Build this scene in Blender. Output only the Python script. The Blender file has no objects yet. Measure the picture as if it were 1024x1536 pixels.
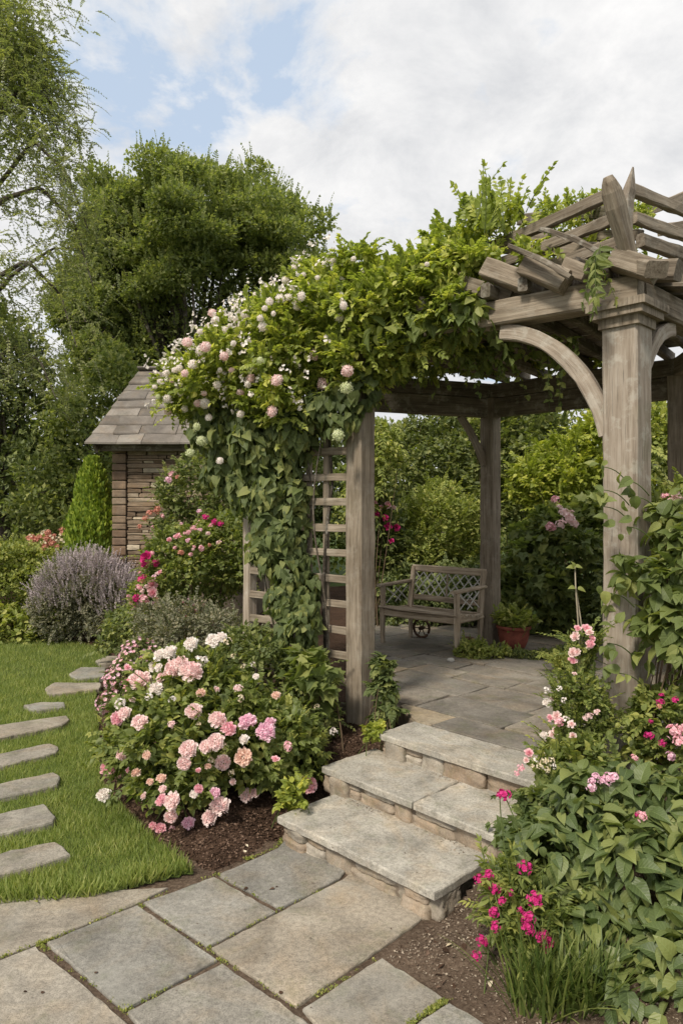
import bpy, math, random
import numpy as np
from mathutils import Vector
R = np.random.RandomState
rad = math.radians
sc = bpy.context.scene
C = sc.collection
# ------------------------------------------------------------------ camera
F = 1050.0; CZ = 1.85
def P(px, py, Y):
    "point seen at photograph pixel (px,py), Y metres ahead of the camera"
    return np.array([(px-512)/F*Y, Y, CZ-(py-761)/F*Y])
def G(px, py, z=0.0):
    "point of the horizontal plane z seen at pixel"
    Y = (CZ-z)*F/(py-761)
    return np.array([(px-512)/F*Y, Y, z])
cam = bpy.data.cameras.new('camera'); co = bpy.data.objects.new('camera', cam); C.objects.link(co)
cam.sensor_fit = 'HORIZONTAL'; cam.sensor_width = 36; cam.lens = 36*F/1024
cam.shift_y = -7/1024; cam.clip_end = 2000; cam.clip_start = 0.05
co.location = (0, 0, CZ); co.rotation_euler = (rad(90), 0, 0); sc.camera = co
# ------------------------------------------------------------------ node helpers
def new_mat(name):
    m = bpy.data.materials.new(name); m.use_nodes = True
    nt = m.node_tree; nt.nodes.clear()
    return m, nt
def N(nt, t, **kw):
    n = nt.nodes.new(t)
    for k, v in kw.items():
        if k.startswith('_'): setattr(n, k[1:], v)
        else:
            n.inputs[k.replace('__', ' ')].default_value = v
    return n
def L(nt, a, b): nt.links.new(a, b)
def noise(nt, vec, scale, detail=4, rough=.55, dist=0):
    n = N(nt, 'ShaderNodeTexNoise'); n.inputs['Scale'].default_value = scale; n.inputs['Detail'].default_value = detail
    n.inputs['Roughness'].default_value = rough; n.inputs['Distortion'].default_value = dist
    if vec is not None: L(nt, vec, n.inputs['Vector'])
    return n.outputs['Fac']
def ramp(nt, fac, stops, interp='LINEAR'):
    n = N(nt, 'ShaderNodeValToRGB'); r = n.color_ramp; r.interpolation = interp
    while len(r.elements) < len(stops): r.elements.new(.5)
    for e, (p, c) in zip(r.elements, stops):
        e.position = p; e.color = (*c, 1) if not isinstance(c, (int, float)) else (c, c, c, 1)
    L(nt, fac, n.inputs['Fac']); return n.outputs['Color']
def mixc(nt, a, b, fac, mode='MIX'):
    n = N(nt, 'ShaderNodeMix'); n.data_type = 'RGBA'; n.blend_type = mode
    for s, v in ((n.inputs[0], fac), (n.inputs[6], a), (n.inputs[7], b)):
        if isinstance(v, (int, float)): s.default_value = v
        elif isinstance(v, tuple): s.default_value = (*v, 1)
        else: L(nt, v, s)
    return n.outputs[2]
def math_(nt, op, a, b=None, c=None):
    n = N(nt, 'ShaderNodeMath'); n.operation = op
    for i, v in enumerate((a, b, c)):
        if v is None: continue
        if isinstance(v, (int, float)): n.inputs[i].default_value = v
        else: L(nt, v, n.inputs[i])
    return n.outputs[0]
def attr(nt, name, out='Fac'):
    n = N(nt, 'ShaderNodeAttribute'); n.attribute_name = name; return n.outputs[out]
def bsdf(nt, col, rough=.8, spec=.3, bump=None, bstr=.3, bdist=.01, trans=None, tcol=None):
    p = N(nt, 'ShaderNodeBsdfPrincipled'); p.inputs['Specular IOR Level'].default_value = spec
    for s, v in ((p.inputs['Base Color'], col), (p.inputs['Roughness'], rough)):
        if isinstance(v, (int, float)): s.default_value = v
        elif isinstance(v, tuple): s.default_value = (*v, 1)
        else: L(nt, v, s)
    if bump is not None:
        b = N(nt, 'ShaderNodeBump'); b.inputs['Strength'].default_value = bstr; b.inputs['Distance'].default_value = bdist
        L(nt, bump, b.inputs['Height']); L(nt, b.outputs[0], p.inputs['Normal'])
    out = N(nt, 'ShaderNodeOutputMaterial'); sh = p.outputs[0]
    if trans:
        t = N(nt, 'ShaderNodeBsdfTranslucent')
        if isinstance(tcol, tuple): t.inputs[0].default_value = (*tcol, 1)
        else: L(nt, tcol, t.inputs[0])
        m = N(nt, 'ShaderNodeMixShader'); m.inputs[0].default_value = trans
        L(nt, sh, m.inputs[1]); L(nt, t.outputs[0], m.inputs[2]); sh = m.outputs[0]
    L(nt, sh, out.inputs[0])
LG = (2.3, 1.8, 2.0)
def m_leaf(name, c1, c2, c3=None, trans=.3, rough=.5, spec=.35, veins=False):
    m, nt = new_mat(name)
    c1, c2, c3 = [tuple(min(.9, v*g_) for v, g_ in zip(c, LG)) if c else None for c in (c1, c2, c3)]
    t = attr(nt, 'tint')
    col = ramp(nt, t, [(0, c1), (.55, c2), (1, c3 or c2)])
    bump = None
    if veins:
        v = N(nt, 'ShaderNodeSeparateXYZ'); L(nt, attr(nt, 'luv', 'Vector'), v.inputs[0])
        ax = math_(nt, 'ABSOLUTE', v.outputs[0])
        ph = math_(nt, 'MULTIPLY', math_(nt, 'SUBTRACT', v.outputs[1], math_(nt, 'MULTIPLY', ax, .9)), 44.0)
        side = math_(nt, 'POWER', math_(nt, 'MULTIPLY_ADD', math_(nt, 'SINE', ph), .5, .5), 6.0)
        mid = math_(nt, 'LESS_THAN', ax, .018)
        vf = math_(nt, 'MAXIMUM', math_(nt, 'MULTIPLY', side, .5), mid)
        col = mixc(nt, col, mixc(nt, col, (.32, .42, .16), .45), math_(nt, 'MULTIPLY', vf, .6))
        bump = math_(nt, 'MULTIPLY', vf, -1.0)
    tc = mixc(nt, col, (.55, .58, .25), 1.0, 'MULTIPLY')
    tc = mixc(nt, tc, (2.8, 2.8, 2.8), 1.0, 'MULTIPLY')
    bsdf(nt, col, rough, spec, bump, .35, .004, trans, tc)
    return m
def m_petal(name, c1, c2, trans=.3):
    m, nt = new_mat(name)
    col = mixc(nt, c1, c2, attr(nt, 'tint'))
    bsdf(nt, col, .6, .2, None, trans=trans, tcol=col)
    return m
def m_wood(name, cA, cB, cC, lichen=.0, dark=.35):
    m, nt = new_mat(name)
    g = attr(nt, 'gc', 'Vector')
    mp = N(nt, 'ShaderNodeMapping'); L(nt, g, mp.inputs[0]); mp.inputs['Scale'].default_value = (1.6, 26, 26)
    gr = noise(nt, mp.outputs[0], 1.8, 6, .62, .25)
    mp2 = N(nt, 'ShaderNodeMapping'); L(nt, g, mp2.inputs[0]); mp2.inputs['Scale'].default_value = (3, 120, 120)
    fine = noise(nt, mp2.outputs[0], 1.0, 4, .6)
    big = noise(nt, g, 3.0, 4, .6)
    col = ramp(nt, gr, [(.3, cA), (.5, cB), (.72, cC)])
    crack = ramp(nt, fine, [(.3, 0.35), (.43, 1.0)])
    col = mixc(nt, col, crack, .75, 'MULTIPLY')
    col = mixc(nt, col, ramp(nt, big, [(.3, (dark, dark*.95, dark*.88)), (.65, (1, 1, 1))]), .65, 'MULTIPLY')
    tn = attr(nt, 'tint')
    col = mixc(nt, col, ramp(nt, tn, [(0, .72), (1, 1.2)]), 1.0, 'MULTIPLY')
    if lichen:
        li = noise(nt, g, 9, 7, .72)
        col = mixc(nt, col, (.52, .5, .44), math_(nt, 'MULTIPLY', ramp(nt, li, [(.52, 0), (.62, 1)]), lichen))
        l2 = noise(nt, g, 2.2, 5, .7)
        col = mixc(nt, col, (.14, .16, .07), math_(nt, 'MULTIPLY', ramp(nt, l2, [(.55, 0), (.7, 1)]), lichen*.7))
    h = math_(nt, 'ADD', math_(nt, 'MULTIPLY', fine, .6), gr)
    bsdf(nt, col, .85, .2, h, .7, .006)
    return m
def m_stone(name, stops, scale=5, rough=.85, bstr=.5, speck=.5, lich=(.42, .42, .36), mossy=0):
    m, nt = new_mat(name)
    g = N(nt, 'ShaderNodeTexCoord').outputs['Object']
    tn = attr(nt, 'tint')
    off = N(nt, 'ShaderNodeVectorMath'); off.operation = 'ADD'; L(nt, g, off.inputs[0])
    cx = N(nt, 'ShaderNodeCombineXYZ'); L(nt, math_(nt, 'MULTIPLY', tn, 37.0), cx.inputs[0]); L(nt, math_(nt, 'MULTIPLY', tn, 17.0), cx.inputs[1]); L(nt, cx.outputs[0], off.inputs[1])
    g = off.outputs[0]
    base = ramp(nt, tn, stops)
    n1 = noise(nt, g, scale, 8, .65, .4); n2 = noise(nt, g, scale*14, 5, .7); n3 = noise(nt, g, scale*.45, 5, .6, .8); n4 = noise(nt, g, scale*55, 3, .6)
    col = mixc(nt, base, ramp(nt, n1, [(.3, .6), (.7, 1.25)]), 1.0, 'MULTIPLY')
    col = mixc(nt, col, ramp(nt, n2, [(.32, .62), (.6, 1.15)]), speck, 'MULTIPLY')
    col = mixc(nt, col, ramp(nt, n4, [(.36, .6), (.52, 1.08)]), speck, 'MULTIPLY')
    col = mixc(nt, col, lich, ramp(nt, n3, [(.55, 0), (.75, .55)]))
    sm = noise(nt, g, scale*1.3, 6, .75)
    col = mixc(nt, col, (.10, .095, .075), ramp(nt, sm, [(.57, 0), (.74, .45)]))
    ru = noise(nt, g, scale*.8, 5, .6, 1.2)
    col = mixc(nt, col, mixc(nt, col, (1.08, .93, .76), 1.0, 'MULTIPLY'), ramp(nt, ru, [(.48, 0), (.7, .6)]))
    if mossy:
        mo = noise(nt, g, scale*1.7, 7, .75)
        col = mixc(nt, col, (.09, .11, .03), math_(nt, 'MULTIPLY', ramp(nt, mo, [(.52, 0), (.66, 1)]), mossy))
    h = math_(nt, 'ADD', math_(nt, 'MULTIPLY', n2, .35), math_(nt, 'ADD', n1, math_(nt, 'MULTIPLY', n4, .12)))
    bsdf(nt, col, rough, .3, h, bstr, .012)
    return m
def m_soil(name, c1, c2, c3):
    m, nt = new_mat(name)
    g = N(nt, 'ShaderNodeTexCoord').outputs['Object']
    n1 = noise(nt, g, 60, 6, .75); n2 = noise(nt, g, 4, 5, .6); n3 = noise(nt, g, 220, 3, .6)
    col = ramp(nt, n1, [(.3, c1), (.5, c2), (.72, c3)])
    col = mixc(nt, col, ramp(nt, n2, [(.3, .7), (.7, 1.2)]), 1.0, 'MULTIPLY')
    bsdf(nt, col, .95, .15, math_(nt, 'ADD', n1, math_(nt, 'MULTIPLY', n3, .4)), .9, .02)
    return m
def m_plain(name, c, rough=.6, spec=.3, metal=0, var=.25):
    m, nt = new_mat(name)
    g = N(nt, 'ShaderNodeTexCoord').outputs['Object']
    n1 = noise(nt, g, 14, 6, .65)
    col = mixc(nt, c, ramp(nt, n1, [(.3, 1-var), (.7, 1+var)]), 1.0, 'MULTIPLY')
    bsdf(nt, col, rough, spec, n1, .25, .005)
    return m
# ------------------------------------------------------------------ object helpers
def tag(o, label=None, cat=None, group=None, kind=None):
    for k, v in (('label', label), ('category', cat), ('group', group), ('kind', kind)):
        if v: o[k] = v
    return o
def empty(name, loc, label, cat, group=None):
    o = bpy.data.objects.new(name, None); C.objects.link(o); o.location = tuple(float(v) for v in loc); o.empty_display_size = .1
    return tag(o, label, cat, group)
def link(name, me, parent=None, loc=None):
    o = bpy.data.objects.new(name, me); C.objects.link(o)
    if parent is not None:
        o.parent = parent
        o.matrix_parent_inverse.identity()
        pl = Vector(parent.location) if parent.parent is None else Vector((0, 0, 0))
        o.location = (Vector(loc) if loc is not None else Vector((0, 0, 0))) - pl
        if parent.parent is not None: o.location = Vector((0, 0, 0))
    elif loc is not None: o.location = loc
    return o
def np_mesh(name, V, faces_flat, lens, mat, smooth=False, attrs=None):
    me = bpy.data.meshes.new(name)
    V = np.ascontiguousarray(V, dtype=np.float32); ff = np.asarray(faces_flat, dtype=np.int32); ln = np.asarray(lens, dtype=np.int32)
    me.vertices.add(len(V)); me.vertices.foreach_set('co', V.ravel())
    me.loops.add(len(ff)); me.loops.foreach_set('vertex_index', ff)
    me.polygons.add(len(ln)); st = np.concatenate([[0], np.cumsum(ln)[:-1]]).astype(np.int32)
    me.polygons.foreach_set('loop_start', st); me.polygons.foreach_set('loop_total', ln)
    for k, (typ, dat) in (attrs or {}).items():
        a = me.attributes.new(k, typ, 'POINT')
        a.data.foreach_set('value' if typ == 'FLOAT' else 'vector', np.ascontiguousarray(dat, dtype=np.float32).ravel())
    me.update(calc_edges=True)
    me.polygons.foreach_set('use_smooth', np.full(len(ln), smooth, dtype=bool))
    me.materials.append(mat)
    return me
def unit(a):
    a = np.asarray(a, dtype=float); return a/np.maximum(np.linalg.norm(a, axis=-1, keepdims=True), 1e-9)
class MB:
    "collects shapes (world coordinates) into one mesh"
    def __init__(s, seed=1): s.V = []; s.F = []; s.gc = []; s.t = []; s.n = 0; s.r = R(seed)
    def add(s, V, Fs, gc=None, tint=None):
        V = np.asarray(V, dtype=float)
        s.V.append(V); s.gc.append(V if gc is None else np.asarray(gc, dtype=float))
        s.t.append(np.full(len(V), s.r.rand() if tint is None else tint))
        s.F += [[i+s.n for i in f] for f in Fs]; s.n += len(V)
    def sweep(s, path, w, h, up=(0, 0, 1), ch=.008, jit=.0015, taper=None, tint=None):
        path = np.asarray(path, dtype=float); n = len(path)
        c = ch; sec = np.array([(-w/2+c, -h/2), (w/2-c, -h/2), (w/2, -h/2+c), (w/2, h/2-c), (w/2-c, h/2), (-w/2+c, h/2), (-w/2, h/2-c), (-w/2, -h/2+c)])
        V = []; gc = []; off = s.r.rand(3)*20; sl = 0
        for i in range(n):
            d = unit(path[min(i+1, n-1)]-path[max(i-1, 0)]); sd = unit(np.cross(d, up)); u2 = np.cross(sd, d)
            if i: sl += np.linalg.norm(path[i]-path[i-1])
            k = taper[i] if taper is not None else 1
            j = s.r.randn(8, 2)*jit
            for q in range(8):
                a, b = sec[q]*k+j[q]
                V.append(path[i]+sd*a+u2*b); gc.append((sl+off[0], a+off[1], b+off[2]))
        Fs = [[i*8+q, i*8+(q+1) % 8, (i+1)*8+(q+1) % 8, (i+1)*8+q] for i in range(n-1) for q in range(8)]
        Fs += [list(range(7, -1, -1)), [(n-1)*8+q for q in range(8)]]
        s.add(V, Fs, gc, tint)
    def beam(s, a, b, w, h, up=(0, 0, 1), n=8, bow=0, **k):
        a = np.asarray(a, float); b = np.asarray(b, float); t = np.linspace(0, 1, n)[:, None]
        p = a*(1-t)+b*t+np.asarray(up)*bow*np.sin(t*math.pi)
        s.sweep(p, w, h, up, **k)
    def tube(s, path, r, sides=6, tint=None):
        path = np.asarray(path, float); n = len(path); r = np.broadcast_to(r, (n,)); V = []
        for i in range(n):
            d = unit(path[min(i+1, n-1)]-path[max(i-1, 0)]); ref = np.array([0, 0, 1.]) if abs(d[2]) < .9 else np.array([1., 0, 0])
            a = unit(np.cross(d, ref)); b = np.cross(d, a)
            for q in range(sides):
                th = 2*math.pi*q/sides; V.append(path[i]+(a*math.cos(th)+b*math.sin(th))*r[i])
        Fs = [[i*sides+q, i*sides+(q+1) % sides, (i+1)*sides+(q+1) % sides, (i+1)*sides+q] for i in range(n-1) for q in range(sides)]
        Fs += [list(range(sides-1, -1, -1)), [(n-1)*sides+q for q in range(sides)]]
        s.add(V, Fs, None, tint)
    def lathe(s, c, prof, seg=32, tint=None):
        V = [(c[0]+r*math.cos(2*math.pi*q/seg), c[1]+r*math.sin(2*math.pi*q/seg), c[2]+z) for r, z in prof for q in range(seg)]
        m = len(prof); Fs = [[i*seg+q, i*seg+(q+1) % seg, (i+1)*seg+(q+1) % seg, (i+1)*seg+q] for i in range(m-1) for q in range(seg)]
        Fs += [list(range(seg-1, -1, -1)), [(m-1)*seg+q for q in range(seg)]]
        s.add(V, Fs, None, tint)
    def slab(s, poly, z, th, bev=.012, jit=.004, step=.05, tint=None, tilt=0):
        poly = [np.asarray(p, float)[:2] for p in poly]; pts = []
        ar = sum(poly[i][0]*poly[(i+1) % len(poly)][1]-poly[(i+1) % len(poly)][0]*poly[i][1] for i in range(len(poly)))
        if ar < 0: poly = poly[::-1]
        for i in range(len(poly)):
            a, b = poly[i], poly[(i+1) % len(poly)]; k = max(1, int(np.linalg.norm(b-a)/step))
            nn = unit(np.array([(b-a)[1], -(b-a)[0]])); ph = s.r.rand(2)*6
            for j in range(k):
                t = j/k; o = (math.sin(t*7+ph[0])*.6+s.r.randn()*.7)*jit
                if j == 0: o = -jit*1.5
                pts.append(a+(b-a)*t+nn*o)
        pts = np.array(pts); n = len(pts); cen = pts.mean(0); tx, ty = s.r.randn(2)*tilt
        nr = unit(np.roll(pts, -1, 0)-np.roll(pts, 1, 0)); nr = np.stack([nr[:, 1], -nr[:, 0]], 1)
        rings = []
        for inset, dz in ((0, -th), (0, -bev), (bev*.35, -bev*.3), (bev, 0)):
            q = pts-nr*inset; zz = z+dz+(q-cen)@np.array([tx, ty]) + (s.r.randn(n)*.0012 if dz > -th else 0)
            rings.append(np.column_stack([q, zz]))
        V = np.concatenate(rings)
        Fs = [[r*n+i, r*n+(i+1) % n, (r+1)*n+(i+1) % n, (r+1)*n+i] for r in range(3) for i in range(n)]
        Fs.append([3*n+i for i in range(n)])
        s.add(V, Fs, None, tint)
    def stone(s, c, ax, ay, az, size, e=4.0, n=6, jit=.06, tint=None):
        "rounded block: size = full extents along the unit axes ax ay az"
        g = np.linspace(-1, 1, n+1); V = []; Fs = []; idx = {}
        def vid(p):
            k = tuple(np.round(p, 4))
            if k not in idx: idx[k] = len(V); V.append(p)
            return idx[k]
        for d in range(3):
            for sg in (-1, 1):
                for i in range(n):
                    for j in range(n):
                        q = []
                        for a, b in ((i, j), (i+1, j), (i+1, j+1), (i, j+1)):
                            p = np.zeros(3); p[d] = sg; p[(d+1) % 3] = g[a]; p[(d+2) % 3] = g[b]; q.append(vid(p))
                        Fs.append(q if sg > 0 else q[::-1])
        V = np.array(V); rr = (np.abs(V)**e).sum(1)**(1/e); V = V/rr[:, None]
        ph = s.r.rand(9)*6
        ns = np.sin(V[:, 0]*2.3+ph[0])*np.sin(V[:, 1]*2.9+ph[1])*.6+np.sin(V[:, 2]*3.1+ph[2]+V[:, 0]*2)*.4+s.r.randn(len(V))*.25
        V = V*(1+jit*ns[:, None])*np.array(size)/2
        V = np.asarray(c)+V[:, :1]*ax+V[:, 1:2]*ay+V[:, 2:]*az
        s.add(V, Fs, None, tint)
    def build(s, name, mat, parent=None, smooth=False, loc=None):
        if parent is not None: base = Vector((0, 0, 0)); p = parent; base = Vector(world_base(parent))
        else: base = Vector(loc) if loc is not None else Vector((0, 0, 0))
        V = np.concatenate(s.V)-np.array(base)
        flat = [i for f in s.F for i in f]; lens = [len(f) for f in s.F]
        me = np_mesh(name, V, flat, lens, mat, smooth, {'gc': ('FLOAT_VECTOR', np.concatenate(s.gc)), 'tint': ('FLOAT', np.concatenate(s.t))})
        o = bpy.data.objects.new(name, me); C.objects.link(o)
        if parent is not None: o.parent = parent
        else: o.location = base
        return o
def world_base(o):
    b = Vector((0, 0, 0))
    while o is not None: b = b+Vector(o.location); o = o.parent
    return b
# ------------------------------------------------------------------ leaves
def tpl_strip(ys, ws, dz=.22, fold=.28, side_y=None):
    V = [(0, ys[0], 0)]; Fs = []
    for i in range(1, len(ys)-1):
        sy = side_y[i] if side_y else ys[i]
        V += [(-ws[i], sy, fold*ws[i]-dz*sy*sy), (0, ys[i], -dz*ys[i]**2), (ws[i], sy, fold*ws[i]-dz*sy*sy)]
    V.append((0, ys[-1], -dz*ys[-1]**2-.03)); t = len(V)-1
    Fs += [[0, 2, 1], [0, 3, 2]]
    for i in range(len(ys)-3):
        a = 1+3*i; Fs += [[a, a+1, a+4, a+3], [a+1, a+2, a+5, a+4]]
    a = 1+3*(len(ys)-3); Fs += [[a, a+1, t], [a+1, a+2, t]]
    return np.array(V), Fs
TP = {
 'tiny': (np.array([(0, 0, 0), (.3, .5, .06), (0, 1, 0), (-.3, .5, .06)]), [[0, 1, 2, 3]]),
 'small': (np.array([(0, 0, 0), (.3, .45, .1), (0, 1, -.08), (-.3, .45, .1), (0, .5, 0)]), [[0, 1, 2, 4], [0, 4, 2, 3]]),
 'ovate': tpl_strip([0, .15, .4, .72, 1], [0, .24, .34, .2, 0]),
 'lance': tpl_strip([0, .2, .5, .78, 1], [0, .13, .17, .1, 0], dz=.3),
 'heart': tpl_strip([0, .06, .32, .66, 1], [0, .34, .43, .25, 0], side_y=[0, -.1, .26, .64, 1], dz=.3, fold=.22),
 'broad': tpl_strip([0, .1, .3, .5, .7, .87, 1], [0, .24, .38, .37, .27, .12, 0], side_y=[0, .03, .27, .49, .7, .87, 1], dz=.42, fold=.38),
 'petal': (np.array([(0, 0, 0), (-.3, .45, .1), (0, .45, 0), (.3, .45, .1), (-.34, .85, .16), (0, .98, .06), (.34, .85, .16)]), [[0, 2, 1], [0, 3, 2], [1, 2, 5, 4], [2, 3, 6, 5]]),
}
_o = [(0, 0), (.2, -.1), (.46, .08), (.36, .26), (.6, .5), (.27, .56), (0, 1)]
_o = _o+[(-x, y) for x, y in _o[-2:0:-1]]
_V = [(0, .36, -.03)]+[(x, y, .22*abs(x)-.28*y*y) for x, y in _o]
TP['lobed'] = (np.array(_V), [[0, i+1, (i+1) % len(_o)+1] for i in range(len(_o))])
def leaf_mesh(name, mat, parts):
    "parts: list of (tpl, Pos, Dir, Nrm, Size, tint)"
    VV, FF, LL, TT, UU, n0 = [], [], [], [], [], 0
    for tpl, Pp, D, Nn, S, T in parts:
        tv, tf = TP[tpl]; k = len(tv); n = len(Pp)
        if n == 0: continue
        D = unit(D); X = unit(np.cross(D, Nn)); Z = np.cross(X, D)
        S = np.broadcast_to(S, (n,))
        V = Pp[:, None, :]+S[:, None, None]*(tv[None, :, :1]*X[:, None]+tv[None, :, 1:2]*D[:, None]+tv[None, :, 2:]*Z[:, None])
        VV.append(V.reshape(-1, 3))
        fl = np.array([i for f in tf for i in f]); ln = np.array([len(f) for f in tf])
        FF.append((fl[None]+(np.arange(n)*k)[:, None]+n0).ravel()); LL.append(np.tile(ln, n))
        TT.append(np.repeat(T, k)); UU.append(np.tile(tv, (n, 1))); n0 += n*k
    return np_mesh(name, np.concatenate(VV), np.concatenate(FF), np.concatenate(LL), mat, False,
                   {'tint': ('FLOAT', np.clip(np.concatenate(TT), 0, 1)), 'luv': ('FLOAT_VECTOR', np.concatenate(UU))})
def leaf_obj(name, mat, parent, parts):
    b = np.array(world_base(parent)) if parent is not None else np.zeros(3)
    parts = [(t, p-b, d, n, s, ti) for t, p, d, n, s, ti in parts]
    o = bpy.data.objects.new(name, leaf_mesh(name, mat, parts)); C.objects.link(o)
    if parent is not None: o.parent = parent
    return o
def rdir(rng, n): return unit(rng.randn(n, 3))
def multi_tube(name, mat, parent, paths, r0, r1, sides=3):
    "paths (M,J,3)"
    M, J, _ = paths.shape
    if 1 < M <= 16 and name == 'stem':
        for k in range(M): multi_tube(name, mat, parent, paths[k:k+1], np.broadcast_to(r0, (M,))[k:k+1], np.broadcast_to(r1, (M,))[k:k+1], sides)
        return None
    b = np.array(world_base(parent)) if parent is not None else np.zeros(3)
    d = unit(np.gradient(paths, axis=1)); ref = np.where(np.abs(d[..., 2:]) < .9, np.array([0, 0, 1.]), np.array([1., 0, 0]))
    a = unit(np.cross(d, ref)); c = np.cross(d, a); rr = (np.broadcast_to(r0, (M,))[:, None]*(1-np.linspace(0, 1, J))+np.broadcast_to(r1, (M,))[:, None]*np.linspace(0, 1, J))[..., None]
    th = [2*math.pi*q/sides for q in range(sides)]
    V = np.stack([paths+(a*math.cos(t)+c*math.sin(t))*rr for t in th], 2)-b
    i = np.arange(M)[:, None, None]*J*sides+np.arange(J-1)[None, :, None]*sides; q = np.arange(sides)[None, None]; q2 = (q+1) % sides
    Fs = np.stack([i+q, i+q2, i+q2+sides, i+q+sides], -1).reshape(-1)
    me = np_mesh(name, V.reshape(-1, 3), Fs, np.full(len(Fs)//4, 4), mat, True, {'tint': ('FLOAT', np.repeat(np.random.RandomState(3).rand(M), J*sides)), 'gc': ('FLOAT_VECTOR', V.reshape(-1, 3))})
    o = bpy.data.objects.new(name, me); C.objects.link(o)
    if parent is not None: o.parent = parent
    return o
# blobs: array rows (cx,cy,cz,rx,ry,rz)
def clump(main, n, rs, rng, flat=1.0, lo=-.6, inner=.85):
    "sub-blobs scattered over the surface of main blobs"
    out = []
    main = np.atleast_2d(main); w = main[:, 3]*main[:, 5]; w = w/w.sum()
    for _ in range(n):
        b = main[rng.choice(len(main), p=w)]
        while True:
            d = rdir(rng, 1)[0]
            if d[2] > lo: break
        k = inner+.12*rng.randn(); s = rs*rng.uniform(.7, 1.35)
        out.append([*(b[:3]+d*b[3:]*k), s, s, s*flat])
    return np.array(out)
def blob_pts(blobs, n, rng, shell=.7, cut=.8, lo=-1):
    "points on the outer surface of a union of blobs, with outward normals"
    blobs = np.atleast_2d(blobs); w = (blobs[:, 3]*blobs[:, 4]+blobs[:, 3]*blobs[:, 5]+blobs[:, 4]*blobs[:, 5]); w = w/w.sum()
    idx = rng.choice(len(blobs), size=int(n), p=w); d = rdir(rng, int(n))
    d[:, 2] = np.where(d[:, 2] < lo, -d[:, 2], d[:, 2])
    r = 1-(1-shell)*rng.rand(int(n))**1.5
    b = blobs[idx]; p = b[:, :3]+d*b[:, 3:]*r[:, None]; nr = unit(d/b[:, 3:])
    keep = np.ones(len(p), bool)
    if cut:
        for j, bb in enumerate(blobs):
            q = (((p-bb[:3])/bb[3:])**2).sum(1)
            keep &= (q > cut*cut) | (idx == j)
    return p[keep], nr[keep], idx[keep]
def leaf_frame(nr, rng, out=.6, up=0.2, rnd=.6, tiltn=.5):
    n = len(nr); D = unit(nr*out+np.array([0, 0, up])+rng.randn(n, 3)*rnd)
    Nn = unit(nr*.6+np.array([0, 0, 1.0])+rng.randn(n, 3)*tiltn)
    return D, Nn
def shoots(O, A, Ln, nl, ls, rng, droop=.3, lift=.5, pairs=2, side=.9, wob=.08):
    "leafy shoots: origins O, axes A, length Ln; returns leaf arrays and stem paths"
    M = len(O); J = nl; t = np.linspace(.12, 1, J)[None, :, None]; Ln = np.broadcast_to(Ln, (M,))[:, None, None]
    bend = rng.randn(M, 1, 3)*wob
    def curve(t): return O[:, None]+Ln*(A[:, None]*t+np.array([0, 0, -1.])*droop*t*t+bend*t*t)
    Pc = curve(t); tang = unit(A[:, None]+np.array([0, 0, -2.])*droop*t+2*bend*t)
    sd = unit(np.cross(tang, np.array([0, 0, 1.]))+rng.randn(M, 1, 3)*.25); upv = np.cross(sd, tang)
    Ps, Ds, Ns, Ss, Ts = [], [], [], [], []
    tint = rng.rand(M, 1)*.6+rng.rand(M, J)*.4
    for k in range(pairs):
        ph = (1 if k % 2 == 0 else -1)
        alt = np.where(np.arange(J) % 2 == 0, 1, -1)[None, :, None] if pairs == 1 else ph
        D = unit(sd*alt*side+tang*(.55+rng.rand(M, J, 1)*.5)+rng.randn(M, J, 3)*.22)
        Ps.append(Pc); Ds.append(D); Ns.append(upv+rng.randn(M, J, 3)*.3)
        sz = ls*(1-.45*t[..., 0])*(.75+.5*rng.rand(M, J)); Ss.append(sz); Ts.append(tint+rng.randn(M, J)*.05)
    Ps.append(Pc[:, -1:]); Ds.append(tang[:, -1:]); Ns.append(upv[:, -1:]); Ss.append(ls*.7*np.ones((M, 1))); Ts.append(tint[:, -1:])
    cat = lambda xs, k: np.concatenate([x.reshape(-1, k) if k > 1 else x.reshape(-1) for x in xs])
    return cat(Ps, 3), cat(Ds, 3), cat(Ns, 3), cat(Ss, 1), cat(Ts, 1), curve(np.linspace(0, 1, 5)[None, :, None])
def hit(px, py, blobs, fallY=None):
    "nearest blob surface along the sight line of a pixel"
    o = np.array([0, 0, CZ]); d = P(px, py, 1.0)-o; best = None
    for b in np.atleast_2d(blobs):
        oo = (o-b[:3])/b[3:]; dd = d/b[3:]; a = dd@dd; h = oo@dd; c = oo@oo-1; q = h*h-a*c
        if q > 0:
            t = (-h-math.sqrt(q))/a
            if t > 0 and (best is None or t < best[0]): best = (t, unit((oo+dd*t)/b[3:]))
    if best is None:
        if fallY is None:
            Bb = np.atleast_2d(blobs); c = Bb[:, :3]; pp = np.stack([512+c[:, 0]/c[:, 1]*F, 761-(c[:, 2]-CZ)/c[:, 1]*F], 1)
            fallY = c[np.argmin(((pp-[px, py])**2).sum(1)), 1]
        return P(px, py, fallY), np.array([0, -.8, .5])
    return o+d*best[0], best[1]
def B(px, py, Y, rx, ry, rz):
    "blob given by where its centre stands in the view, radii in metres (x, depth, z)"
    return [*P(px, py, Y), rx, ry, rz]
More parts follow.
